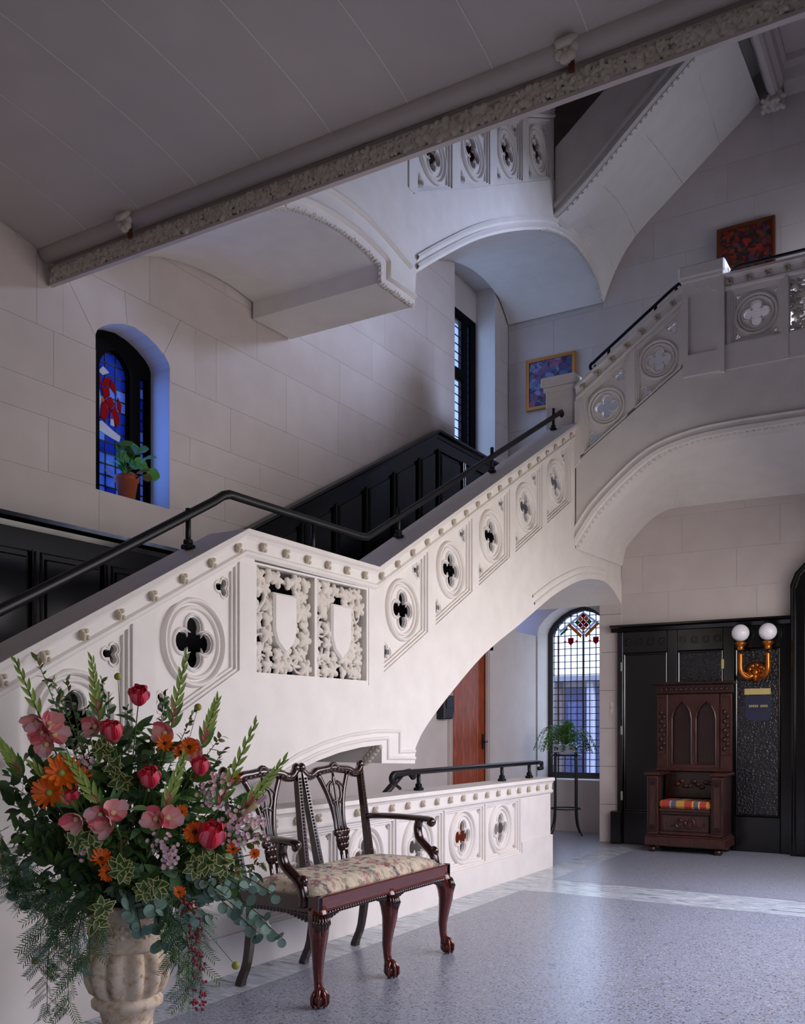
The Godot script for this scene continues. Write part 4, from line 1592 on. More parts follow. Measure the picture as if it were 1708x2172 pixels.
	for i in us.size():
		var u: float = us[i]
		var t := line_at(top, u)
		st = ms()
		prism(st, F, PackedVector2Array([Vector2(u - 0.035, t - 1.0), Vector2(u + 0.035, t - 1.0), Vector2(u + 0.035, line_at(top, u + 0.035) - 0.16), Vector2(u - 0.035, line_at(top, u - 0.035) - 0.16)]), [], 0.02, 0.042)
		tube(st, [Vector3(XW + 0.042, t - 1.0, -u - 0.02), Vector3(XW + 0.042, t - 0.17, -u - 0.02)], 0.007, 6)
		tube(st, [Vector3(XW + 0.042, t - 1.0, -u + 0.02), Vector3(XW + 0.042, t - 0.17, -u + 0.02)], 0.007, 6)
		objw("stile", st, M.ebony, w)
		if i < us.size() - 1:
			var a: float = u + 0.06
			var b: float = us[i + 1] - 0.06
			st = ms()
			slab(st, F, PackedVector2Array([Vector2(a, line_at(top, a) - 0.95), Vector2(b, line_at(top, b) - 0.95), Vector2(b, line_at(top, b) - 0.2), Vector2(a, line_at(top, a) - 0.2)]), 0.02, 0.032, 0.008)
			objw("panel", st, M.ebony, w)

func line_at(p: PackedVector2Array, u: float) -> float:
	for i in p.size() - 1:
		if u <= p[i + 1].x:
			return lerpf(p[i].y, p[i + 1].y, (u - p[i].x) / (p[i + 1].x - p[i].x))
	return p[-1].y

# ---------------------------------------------------------------- carved beam, ceiling beam
func make_beam() -> void:
	var G := FZ(-3.5)
	var s := thing("carved_beam", "long plaster ceiling beam with a carved leaf frieze spanning the hall", "beam", Vector3(-0.45, 3.66, -3.55))
	var st := ms()
	var path := PackedVector2Array([Vector2(-4.385, 0), Vector2(1.29, 0)])
	band(st, G, path, PackedVector2Array([Vector2(3.99, -0.03), Vector2(3.99, -0.02), Vector2(3.78, -0.02), Vector2(3.772, 0.0), Vector2(3.758, 0.004), Vector2(3.752, -0.014), Vector2(3.684, -0.014), Vector2(3.68, 0.008), Vector2(3.664, 0.008), Vector2(3.662, -0.018), Vector2(3.7, -0.03)]))
	objw("beam_body", st, M.vault, s)
	st = ms(true)
	tube(st, [Vector3(-4.385, 3.835, -3.475), Vector3(1.29, 3.835, -3.475)], 0.052, 16)
	objw("roll_moulding", st, M.vault, s)
	st = ms(true)
	var pts := []
	for i in 112:
		pts.append(Vector3(-4.35 + i * 0.05, 3.722 + 0.018 * sin(i * 0.9), -3.508))
	tube(st, pts, 0.007, 5)
	objw("vine_stem", st, M.carving, s)
	var lf := [leaf_relief(0.031), leaf_relief(0.036, 3), leaf_relief(0.028, 4)]
	var x := -4.34
	var k := 0
	while x < 0.55:
		for row in 2:
			var sc := rng.randf_range(0.85, 1.15)
			var bs := Basis.from_euler(Vector3(rng.randf_range(-0.4, 0.4), rng.randf_range(-0.4, 0.4), rng.randf() * TAU)).scaled(Vector3.ONE * sc)
			instw("carved_leaf", lf[rng.randi() % 3], M.carving, s, Transform3D(bs, Vector3(x + rng.randf_range(-0.006, 0.006), 3.705 + row * 0.034 + rng.randf_range(-0.005, 0.005), -3.5 + rng.randf_range(-0.002, 0.008))))
		x += 0.0345
		k += 1
	for cx in [-3.72, -1.32, 1.08]:
		st = ms(true)
		for i in 7:
			var a := TAU * i / 7.0
			ball(st, Vector3(cx + cos(a) * 0.03, 3.81 + sin(a) * 0.035, -3.43), Vector3(0.022, 0.022, 0.02), 8, 5)
		tube(st, [Vector3(cx - 0.045, 3.86, -3.44), Vector3(cx - 0.02, 3.82, -3.405), Vector3(cx + 0.02, 3.82, -3.405), Vector3(cx + 0.05, 3.86, -3.44)], [0.012, 0.018, 0.018, 0.012], 7)
		tube(st, [Vector3(cx, 3.86, -3.43), Vector3(cx, 3.76, -3.44)], [0.024, 0.015], 7)
		var c := objw("leaf_clasp", st, M.carving, s)
		st = ms()
		box(st, Vector3(cx + 0.012, 3.755, -3.455), Vector3(0.022, 0.05, 0.02), 0.004)
		objw("iron_hook", st, M.rust, c)
	# gallery ceiling with its corner beam and cornice
	st = ms()
	box(st, Vector3(-0.67, 7.66, -8.95), Vector3(1.83, 0.2, 1.39))
	struct(obj("ceiling_gallery", st, M.vault))
	var b := thing("ceiling_beam", "moulded ceiling beam ending on a leafy corbel above the gallery picture", "beam", Vector3(-1.58, 7.15, -8.9))
	st = ms()
	band(st, FX(-1.58), PackedVector2Array([Vector2(8.1, 7.56), Vector2(9.64, 7.56)]), PackedVector2Array([Vector2(0, -0.12), Vector2(0, 0.12), Vector2(-0.05, 0.12), Vector2(-0.08, 0.09), Vector2(-0.2, 0.085), Vector2(-0.24, 0.05), Vector2(-0.3, 0.045), Vector2(-0.33, 0.02), Vector2(-0.33, -0.02), Vector2(-0.3, -0.045), Vector2(-0.24, -0.05), Vector2(-0.2, -0.085), Vector2(-0.08, -0.09), Vector2(-0.05, -0.12)]))
	objw("beam_body", st, M.vault, b)
	st = ms()
	band(st, FZ(ZB), PackedVector2Array([Vector2(-1.5, 7.56), Vector2(0.24, 7.56)]), PackedVector2Array([Vector2(0, 0.002), Vector2(0, 0.16), Vector2(-0.06, 0.15), Vector2(-0.1, 0.1), Vector2(-0.2, 0.08), Vector2(-0.26, 0.03), Vector2(-0.3, 0.002)]))
	objw("cornice", st, M.vault, b)
	for i in 9:
		var bs := Basis.from_euler(Vector3(rng.randf_range(-0.6, 0.6), rng.randf_range(-0.6, 0.6), rng.randf() * TAU))
		instw("corbel_leaf", leaf_relief(0.06, 4), M.carving, b, Transform3D(bs, Vector3(-1.58 + rng.randf_range(-0.08, 0.08), 7.19 + rng.randf_range(-0.06, 0.06), -9.55 + rng.randf_range(-0.03, 0.06))))
	st = ms(true)
	ball(st, Vector3(-1.58, 7.2, -9.58), Vector3(0.07, 0.09, 0.07), 10, 6)
	objw("corbel", st, M.carving, b)

# ---------------------------------------------------------------- iron handrails
func rail_post(parent: Node, x: float, z: float, y0: float, y1: float) -> void:
	var st := ms(true)
	tube(st, [Vector3(x, y0, z), Vector3(x, y1, z)], 0.014, 8)
	st.set_smooth_group(-1)
	box(st, Vector3(x, y0 + 0.012, z), Vector3(0.055, 0.024, 0.055), 0.006)
	box(st, Vector3(x, y0 + 0.036, z), Vector3(0.038, 0.028, 0.038), 0.006)
	objw("rail_post", st, M.iron, parent)

func scroll(c: Vector3, along: Vector3, up: Vector3, r: float, turns: float) -> Array:
	var out := []
	for i in 15:
		var t := i / 14.0
		var a := PI / 2 - TAU * turns * t
		var q := r * (1.0 - 0.62 * t)
		out.append(c + along * cos(a) * q + up * sin(a) * q)
	return out

func make_handrails() -> void:
	var x := -3.25
	var s := thing("iron_handrail", "black iron handrail fixed on the coping of the main stair", "handrail", Vector3(x, 1.0, -1.4))
	var pts := smooth([Vector3(x, 1.045, -1.2), Vector3(x, 1.75, -2.52), Vector3(x, 2.34, -3.58)], 4)
	pts.append_array([Vector3(x, 2.385, -3.65), Vector3(x, 2.402, -3.7), Vector3(x, 2.402, -3.78), Vector3(x, 2.4, -4.92), Vector3(x, 2.41, -5.0), Vector3(x, 2.44, -5.06), Vector3(x, 4.135, -8.28), Vector3(x, 4.16, -8.33)])
	var st := ms(true)
	tube(st, pts, 0.024, 10, false, Vector2(0.8, 1.0))
	ball(st, Vector3(x, 4.14, -8.34), Vector3(0.026, 0.036, 0.036), 10, 6)
	objw("rail", st, M.iron, s)
	for p in [[-2.3, 1.48], [-3.4, 2.07], [-4.42, 2.19], [-5.38, 2.47], [-6.82, 3.24], [-8.12, 3.93]]:
		rail_post(s, x, p[0], p[1], p[1] + 0.2)
	# basement rail on the low balustrade
	x = -3.2
	s = thing("basement_handrail", "black iron handrail with scrolled end on the low balustrade", "handrail", Vector3(x, 0.78, -6.4))
	st = ms(true)
	pts = scroll(Vector3(x, 0.868, -5.24), Vector3(0, 0, 1), Vector3.UP, 0.036, 0.8)
	pts.reverse()
	pts.append_array([Vector3(x, 0.906, -5.4), Vector3(x, 0.906, -7.62)])
	tube(st, pts, 0.02, 8)
	tube(st, [Vector3(x, 0.906, -7.6), Vector3(x, 0.9, -7.72), Vector3(x, 0.85, -7.73), Vector3(x, 0.85, -7.66)], 0.018, 8)
	objw("rail", st, M.iron, s)
	for z in [-5.56, -6.90, -7.45]:
		rail_post(s, x, z, 0.775, 0.9)
	x = -3.31
	var s2 := thing("descending_handrail", "short black iron handrail sloping down into the basement stair", "handrail", Vector3(x, 0.5, -5.2))
	st = ms(true)
	tube(st, [Vector3(x, 0.86, -5.68), Vector3(x, 0.9, -5.62), Vector3(x, 0.89, -5.52), Vector3(x, 0.82, -5.4), Vector3(x, 0.2, -4.3)], 0.024, 8)
	tube(st, [Vector3(x, 0.83, -5.42), Vector3(x, 0.79, -5.5)], 0.012, 6)
	tube(st, [Vector3(x, 0.2, -4.3), Vector3(x, 0.05, -4.3)], 0.014, 6)
	objw("rail", st, M.iron, s2)
	# rail of the gallery flight and of the gallery
	var z := -8.37
	s = thing("gallery_stair_handrail", "black iron handrail with curled ends on the short gallery flight", "handrail", Vector3(-2.6, 4.6, z))
	st = ms(true)
	pts = scroll(Vector3(-2.955, 4.535, z), Vector3(-1, 0, 0), Vector3.UP, 0.04, 0.85)
	pts.reverse()
	pts.append_array([Vector3(-2.93, 4.595, z), Vector3(-2.23, 5.08, z)])
	var e := scroll(Vector3(-2.175, 5.07, z), Vector3(1, 0, 0), Vector3.UP, 0.042, 0.85)
	pts.append_array(e)
	tube(st, pts, 0.014, 8)
	objw("rail", st, M.iron, s)
	for p in [[-2.81, 4.56], [-2.38, 4.86]]:
		rail_post(s, p[0], z, p[1] - 0.03, p[1] + 0.12)
	s = thing("gallery_handrail", "dark iron handrail above the level gallery balustrade", "handrail", Vector3(-1.2, 5.06, z))
	st = ms(true)
	tube(st, [Vector3(-1.74, 5.08, z), Vector3(-1.72, 5.125, z), Vector3(-1.66, 5.145, z), Vector3(0.22, 5.145, z)], 0.014, 8)
	objw("rail", st, M.iron, s)
	for q in [-0.9, 0.1]:
		rail_post(s, q, z, 5.05, 5.14)

# ---------------------------------------------------------------- settee
func back_z(y: float) -> float:
	return -0.235 - 0.095 * (y - 0.47) / 0.53

func bp(x: float, y: float, dz := 0.0) -> Vector3:
	return Vector3(x, y, back_z(y) + dz)

func strip(st: SurfaceTool, pts: Array, wide, thick := 0.55, n := 4) -> void:
	var p := smooth(pts, n)
	var r := []
	for i in p.size():
		var t := float(i) / (p.size() - 1)
		r.append(wide if not wide is Array else lerpf(wide[0], wide[1], t))
	tube(st, p, r, 8, false, Vector2(1.0, thick), Vector3(0, 0, 1))

func cabriole(dir: Vector3) -> ArrayMesh:
	# dir: the way the knee points; origin on the floor under the ankle
	var st := ms(true)
	var prof := [[0.43, -0.02, 0.042], [0.39, 0.0, 0.046], [0.345, 0.016, 0.046], [0.29, 0.016, 0.038], [0.23, 0.008, 0.03], [0.16, 0.0, 0.0235], [0.105, 0.002, 0.019], [0.075, 0.008, 0.02], [0.055, 0.014, 0.028]]
	var pts := []
	var rad := []
	for p in prof:
		pts.append(Vector3(0, p[0], 0) + dir * p[1])
		rad.append(p[2])
	tube(st, pts, rad, 12)
	return done(st)

func claw(dir: Vector3) -> ArrayMesh:
	var st := ms(true)
	var c := dir * 0.02 + Vector3(0, 0.034, 0)
	ball(st, c, Vector3(0.034, 0.034, 0.034), 12, 8)
	for i in 4:
		var a := atan2(dir.x, dir.z) + deg_to_rad([-75, -25, 25, 75][i])
		var o := Vector3(sin(a), 0, cos(a))
		tube(st, [Vector3(0, 0.085, 0) + dir * 0.006, c + o * 0.022 + Vector3(0, 0.034, 0), c + o * 0.037 + Vector3(0, 0.012, 0), c + o * 0.038 - Vector3(0, 0.014, 0), c + o * 0.028 - Vector3(0, 0.034, 0)], [0.012, 0.0105, 0.0095, 0.008, 0.004], 7)
	return done(st)

func make_bench() -> void:
	var b := thing("double_chairback_settee", "carved mahogany two-seat settee with pierced splat backs and floral seat", "settee", Vector3(-2.615, 0, -3.875), PI / 2)
	# seat rails
	var st := ms()
	box(st, Vector3(0, 0.442, 0.218), Vector3(1.2, 0.066, 0.034), 0.006)
	box(st, Vector3(0, 0.412, 0.222), Vector3(1.19, 0.012, 0.038), 0.005)
	obj("front_rail", st, M.mahogany, b)
	for s in [-1.0, 1.0]:
		st = ms()
		var pl := PackedVector2Array([Vector2(s * 0.565, -0.235), Vector2(s * 0.6, 0.235), Vector2(s * 0.568, 0.235), Vector2(s * 0.535, -0.235)])
		var X := Transform3D(Basis(Vector3(1, 0, 0), Vector3(0, 0, 1), Vector3(0, -1, 0)), Vector3(0, 0.475, 0))
		prism(st, X, ccw(pl), [], 0.0, 0.07)
		obj("side_rail", st, M.mahogany_dark, b)
	st = ms()
	box(st, Vector3(0, 0.442, -0.225), Vector3(1.12, 0.066, 0.03), 0.005)
	obj("back_rail", st, M.mahogany_dark, b)
	# gadrooned, scalloped apron below the front rail, carved knees
	st = ms(true)
	for i in 56:
		var x := -0.55 + i * 0.02
		if absf(x) < 0.03 or absf(x) > 0.53:
			continue
		var near := minf(absf(x), 0.56 - absf(x))
		var drop := 0.018 + 0.035 * clampf((0.13 - near) / 0.13, 0.0, 1.0)
		ball(st, Vector3(x, 0.408 - drop * 0.5, 0.226), Vector3(0.011, drop * 0.62, 0.013), 7, 5)
	obj("carved_apron", st, M.mahogany_dark, b)
	for s in [-1.0, 1.0]:
		st = ms(true)
		for i in 20:
			var z := -0.2 + i * 0.02
			var drop := 0.018 + 0.035 * clampf((z - 0.05) / 0.15, 0.0, 1.0)
			ball(st, Vector3(s * (0.577 + z * 0.07), 0.408 - drop * 0.5, z), Vector3(0.012, drop * 0.62, 0.011), 7, 5)
		obj("side_apron", st, M.mahogany_dark, b)
	# front legs
	for i in 3:
		var dir: Vector3 = [Vector3(-0.6, 0, 0.8), Vector3(0, 0, 1), Vector3(0.6, 0, 0.8)][i]
		var at := Vector3([-0.565, 0.0, 0.565][i], 0, 0.208)
		var l := inst("leg", cabriole(dir), M.mahogany, b, Transform3D(Basis.IDENTITY, at))
		inst("claw_foot", claw(dir), M.mahogany, l)
		st = ms(true)
		for k in 7:
			var a := atan2(dir.x, dir.z) + deg_to_rad(-50 + k * 17)
			tube(st, [Vector3(sin(a) * 0.042, 0.4, cos(a) * 0.042) + dir * 0.002, Vector3(sin(a) * 0.045, 0.36, cos(a) * 0.045) + dir * 0.014, Vector3(sin(a) * 0.036, 0.31 + 0.01 * absf(k - 3), cos(a) * 0.036) + dir * 0.016], [0.009, 0.011, 0.004], 6)
		inst("knee_carving", done(st), M.mahogany_dark, l)
	# rear legs, raked and square
	for x in [-0.49, 0.0, 0.47]:
		st = ms()
		tube(st, smooth([Vector3(x, 0.44, -0.222), Vector3(x, 0.3, -0.225), Vector3(x, 0.12, -0.25), Vector3(x, 0.03, -0.285), Vector3(x, 0.0, -0.292)], 3), [0.028, 0.028, 0.027, 0.026, 0.025, 0.024, 0.023, 0.023, 0.023, 0.024, 0.026, 0.026, 0.026], 4)
		obj("rear_leg", st, M.mahogany_dark, b)
	# seat cushion
	st = ms(true)
	var rows := []
	var nz := 14
	var nx := 32
	for j in nz + 1:
		var row := []
		for i in nx + 1:
			var u := -1.0 + 2.0 * i / nx
			var v := -1.0 + 2.0 * j / nz
			var half := lerpf(0.535, 0.568, (v + 1.0) * 0.5)
			var h := 0.478 + 0.052 * pow(maxf(0.0, 1.0 - pow(absf(u), 7.0)), 0.6) * pow(maxf(0.0, 1.0 - pow(absf(v), 5.0)), 0.6) - (0.02 if absf(u) > 0.99 or absf(v) > 0.99 else 0.0)
			row.append(Vector3(u * half, h, -0.005 + v * 0.208))
		rows.append(row)
	for j in nz:
		for i in nx:
			quad(st, rows[j][i], rows[j + 1][i], rows[j + 1][i + 1], rows[j][i + 1])
	obj("seat_cushion", st, M.floral, b)
	# stiles: outer pair and the inner pair that meet at the top
	for x in [[-0.535, -0.565], [-0.065, -0.012], [0.065, 0.03], [0.535, 0.565]]:
		st = ms()
		tube(st, [bp(x[0], 0.44), bp(lerpf(x[0], x[1], 0.35), 0.65), bp(lerpf(x[0], x[1], 0.7), 0.83), bp(x[1], 0.975)], [0.027, 0.024, 0.022, 0.021], 4, false, Vector2(1.0, 1.0), Vector3(0, 0, 1))
		var stl := obj("back_stile", st, M.mahogany_dark, b)
		st = ms(true)
		for i in 26:
			var y := 0.53 + i * 0.0165
			ball(st, bp(lerpf(x[0], x[1], (y - 0.44) / 0.535), y, 0.018), Vector3(0.008, 0.0065, 0.006), 6, 4)
		obj("beading", st, M.mahogany_dark, stl)
	for s in [-1.0, 1.0]:
		var cx: float = s * 0.298
		# crest rail with carved ears and centre shell
		st = ms(true)
		strip(st, [bp(cx - 0.275, 0.985), bp(cx - 0.235, 0.955), bp(cx - 0.19, 0.955), bp(cx - 0.15, 0.972), bp(cx - 0.08, 0.978), bp(cx, 0.985), bp(cx + 0.08, 0.978), bp(cx + 0.15, 0.972), bp(cx + 0.19, 0.955), bp(cx + 0.235, 0.955), bp(cx + 0.275, 0.985)], 0.025, 0.8)
		var cr := obj("crest_rail", st, M.mahogany_dark, b)
		st = ms(true)
		for e in [-0.275, 0.275]:
			ball(st, bp(cx + e, 0.997, 0.004), Vector3(0.024, 0.028, 0.022), 9, 6)
		for i in 7:
			var a := deg_to_rad(30 + i * 20)
			ball(st, bp(cx + cos(a) * 0.036, 0.975 + sin(a) * 0.034, 0.012), Vector3(0.013, 0.013, 0.014), 7, 5)
		for i in 13:
			var x := -0.21 + i * 0.035
			ball(st, bp(cx + x, 0.966 + 0.012 * cos(x * 14.0), 0.016), Vector3(0.015, 0.009, 0.009), 6, 4)
		obj("crest_carving", st, M.mahogany_dark, cr)
		# pierced splat
		st = ms(true)
		for k in [-1.0, 1.0]:
			strip(st, [bp(cx + k * 0.045, 0.64), bp(cx + k * 0.04, 0.70), bp(cx + k * 0.052, 0.78), bp(cx + k * 0.085, 0.87), bp(cx + k * 0.135, 0.955)], [0.014, 0.017], 0.6)
			strip(st, [bp(cx + k * 0.016, 0.65), bp(cx + k * 0.014, 0.72), bp(cx + k * 0.02, 0.79), bp(cx + k * 0.045, 0.83)], 0.008, 0.8)
			strip(st, [bp(cx + k * 0.02, 0.80), bp(cx + k * 0.048, 0.845), bp(cx + k * 0.04, 0.895), bp(cx + k * 0.012, 0.91), bp(cx, 0.945)], 0.009, 0.8)
			strip(st, [bp(cx + k * 0.03, 0.915), bp(cx + k * 0.06, 0.90), bp(cx + k * 0.085, 0.875)], 0.007, 0.8)
			strip(st, [bp(cx + k * 0.022, 0.45), bp(cx + k * 0.024, 0.55)], 0.012, 0.7, 2)
		strip(st, [bp(cx, 0.66), bp(cx, 0.75), bp(cx, 0.83), bp(cx, 0.96)], 0.0085, 0.8)
		strip(st, [bp(cx - 0.04, 0.8), bp(cx, 0.815), bp(cx + 0.04, 0.8)], 0.008, 0.8)
		var sp := obj("pierced_splat", st, M.mahogany_dark, b)
		st = ms(true)
		for i in 3:
			for k in 5 - i:
				ball(st, bp(cx + (k - (4 - i) * 0.5) * 0.026, 0.645 - i * 0.034, 0.004), Vector3(0.018, 0.021, 0.014), 8, 5)
		ball(st, bp(cx, 0.6), Vector3(0.055, 0.06, 0.01), 10, 6)
		obj("splat_shell", st, M.mahogany_dark, sp)
		# arm and its scrolled support
		st = ms(true)
		tube(st, smooth([bp(s * 0.557, 0.71), Vector3(s * 0.575, 0.715, -0.14), Vector3(s * 0.6, 0.71, 0.0), Vector3(s * 0.605, 0.705, 0.1), Vector3(s * 0.6, 0.692, 0.125), Vector3(s * 0.6, 0.678, 0.11)], 4), 0.021, 10, false, Vector2(1.25, 0.8))
		var arm := obj("armrest", st, M.mahogany_dark, b)
		st = ms(true)
		tube(st, smooth([Vector3(s * 0.6, 0.7, 0.045), Vector3(s * 0.597, 0.655, 0.035), Vector3(s * 0.592, 0.6, 0.05), Vector3(s * 0.588, 0.555, 0.1), Vector3(s * 0.588, 0.52, 0.135), Vector3(s * 0.59, 0.475, 0.15), Vector3(s * 0.59, 0.425, 0.15)], 4), 0.026, 8, false, Vector2(0.85, 1.1))
		ball(st, Vector3(s * 0.588, 0.535, 0.14), Vector3(0.022, 0.03, 0.03), 9, 6)
		obj("arm_support", st, M.mahogany_dark, arm)

# ---------------------------------------------------------------- carved hall chair
func make_throne() -> void:
	var t := thing("carved_armchair", "high-backed carved oak hall chair with box seat and striped cushion", "chair", Vector3(-2.325, 0, -9.345))
	var st := ms(true)
	for x in [-0.31, 0.31]:
		for z in [-0.16, 0.18]:
			st = ms(true)
			lathe(st, PackedVector2Array([Vector2(0.001, 0), Vector2(0.032, 0.004), Vector2(0.044, 0.022), Vector2(0.036, 0.045), Vector2(0.02, 0.056), Vector2(0.001, 0.06)]), 14, Transform3D(Basis.IDENTITY, Vector3(x, 0, z)))
			obj("bun_foot", st, M.oak_dark, t)
	st = ms()
	box(st, Vector3(0, 0.105, 0.0), Vector3(0.76, 0.09, 0.45), 0.01)
	box(st, Vector3(0, 0.157, 0.0), Vector3(0.735, 0.02, 0.43), 0.008)
	obj("plinth", st, M.oak, t)
	for s in [-1.0, 1.0]:
		st = ms()
		box(st, Vector3(s * 0.305, 0.455, 0.155), Vector3(0.11, 0.575, 0.11), 0.008)
		var p := obj("front_pilaster", st, M.oak, t)
		st = ms()
		mould(st, FZ(0.211), rect(s * 0.305 - 0.036, 0.2, s * 0.305 + 0.036, 0.71), true, bead(0.006, 0.0, 0.008, 3))
		for k in 2:
			mould(st, FZ(0.211), foil(Vector2(s * 0.305, 0.24 + k * 0.43), 4, 0.014, 0.011, 0.014, PI / 4, 5), true, bead(0.005, 0.0, 0.008, 3))
		obj("pilaster_carving", st, M.oak_dark, p)
		st = ms()
		box(st, Vector3(s * 0.345, 0.455, -0.04), Vector3(0.026, 0.575, 0.3), 0.004)
		obj("side_panel", st, M.oak_dark, t)
		st = ms()
		box(st, Vector3(s * 0.31, 0.757, 0.0), Vector3(0.15, 0.03, 0.44), 0.008)
		obj("arm_top", st, M.oak, t)
	# seat box
	st = ms()
	box(st, Vector3(0, 0.285, 0.14), Vector3(0.5, 0.22, 0.03), 0.004)
	box(st, Vector3(0, 0.41, 0.01), Vector3(0.5, 0.03, 0.36), 0.006)
	box(st, Vector3(0, 0.185, 0.16), Vector3(0.5, 0.03, 0.02), 0.004)
	var sb := obj("seat_box", st, M.oak, t)
	st = ms()
	mould(st, FZ(0.156), rect(-0.225, 0.205, 0.225, 0.365), true, bead(0.008, 0.0, 0.012, 4))
	obj("panel_moulding", st, M.oak_dark, sb)
	st = ms(true)
	for s in [-1.0, 1.0]:
		tube(st, smooth([Vector3(s * 0.01, 0.25, 0.165), Vector3(s * 0.06, 0.24, 0.168), Vector3(s * 0.09, 0.28, 0.168), Vector3(s * 0.06, 0.33, 0.168), Vector3(s * 0.03, 0.3, 0.168)], 4), 0.011, 7)
		tube(st, smooth([Vector3(s * 0.09, 0.28, 0.165), Vector3(s * 0.14, 0.25, 0.166), Vector3(s * 0.18, 0.29, 0.165)], 4), 0.006, 6)
	ball(st, Vector3(0, 0.285, 0.164), Vector3(0.022, 0.03, 0.014), 8, 5)
	obj("scroll_carving", st, M.oak, sb)
	# cushion
	st = ms()
	box(st, Vector3(0, 0.464, 0.02), Vector3(0.495, 0.075, 0.36), 0.022)
	obj("seat_cushion", st, M.stripe, t)
	# back: lower panel, two arched upper panels between carved stiles, cornice
	st = ms()
	box(st, Vector3(0, 0.64, -0.185), Vector3(0.56, 0.26, 0.04), 0.004)
	obj("lower_back", st, M.oak_dark, t)
	st = ms(true)
	for k in 9:
		ball(st, Vector3(-0.16 + k * 0.04, 0.645 + 0.03 * sin(k * 1.9), -0.163), Vector3(0.03, 0.024, 0.012), 8, 5)
	obj("lower_carving", st, M.oak, t)
	var Z := FZ(-0.2)
	var fields := []
	for s in [-1.0, 1.0]:
		var c: float = s * 0.118
		var a := PackedVector2Array([Vector2(c - 0.095, 0.85), Vector2(c + 0.095, 0.85), Vector2(c + 0.095, 1.3)])
		for q in [[0.085, 1.36], [0.055, 1.42], [0.0, 1.475], [-0.055, 1.42], [-0.085, 1.36]]:
			a.append(Vector2(c + q[0], q[1]))
		a.append(Vector2(c - 0.095, 1.3))
		fields.append(a)
	st = ms()
	prism(st, Z, rect(-0.25, 0.78, 0.25, 1.54), fields, -0.01, 0.04)
	var ub := obj("upper_back", st, M.oak, t)
	for a in fields:
		st = ms()
		prism(st, Z, a, [], -0.01, 0.01)
		obj("arched_panel", st, M.oak_dark, ub)
		st = ms()
		mould(st, Z, a, true, bead(0.009, 0.036, 0.014, 4))
		obj("arch_moulding", st, M.oak, ub)
	for s in [-1.0, 1.0]:
		st = ms()
		box(st, Vector3(s * 0.31, 1.16, -0.185), Vector3(0.115, 0.77, 0.06), 0.008)
		var p := obj("back_stile", st, M.oak, t)
		st = ms(true)
		for k in 9:
			ball(st, Vector3(s * 0.31 + 0.014 * (1 if k % 2 else -1), 1.0 + k * 0.045, -0.153), Vector3(0.02, 0.026, 0.011), 7, 5)
		obj("stile_carving", st, M.oak_dark, p)
		st = ms()
		mould(st, FZ(-0.154), rect(s * 0.31 - 0.044, 0.94, s * 0.31 + 0.044, 1.51), true, bead(0.006, 0.0, 0.008, 3))
		obj("stile_moulding", st, M.oak, p)
	st = ms()
	box(st, Vector3(0, 0.79, -0.17), Vector3(0.73, 0.03, 0.09), 0.006)
	obj("mid_rail", st, M.oak, t)
	st = ms()
	box(st, Vector3(0, 1.59, -0.18), Vector3(0.75, 0.09, 0.08), 0.006)
	box(st, Vector3(0, 1.648, -0.172), Vector3(0.8, 0.03, 0.12), 0.01)
	var cn := obj("cornice", st, M.oak_dark, t)
	st = ms(true)
	for k in 14:
		ball(st, Vector3(-0.32 + k * 0.049, 1.59, -0.138), Vector3(0.02, 0.016, 0.01), 7, 5)
	obj("cornice_carving", st, M.oak, cn)

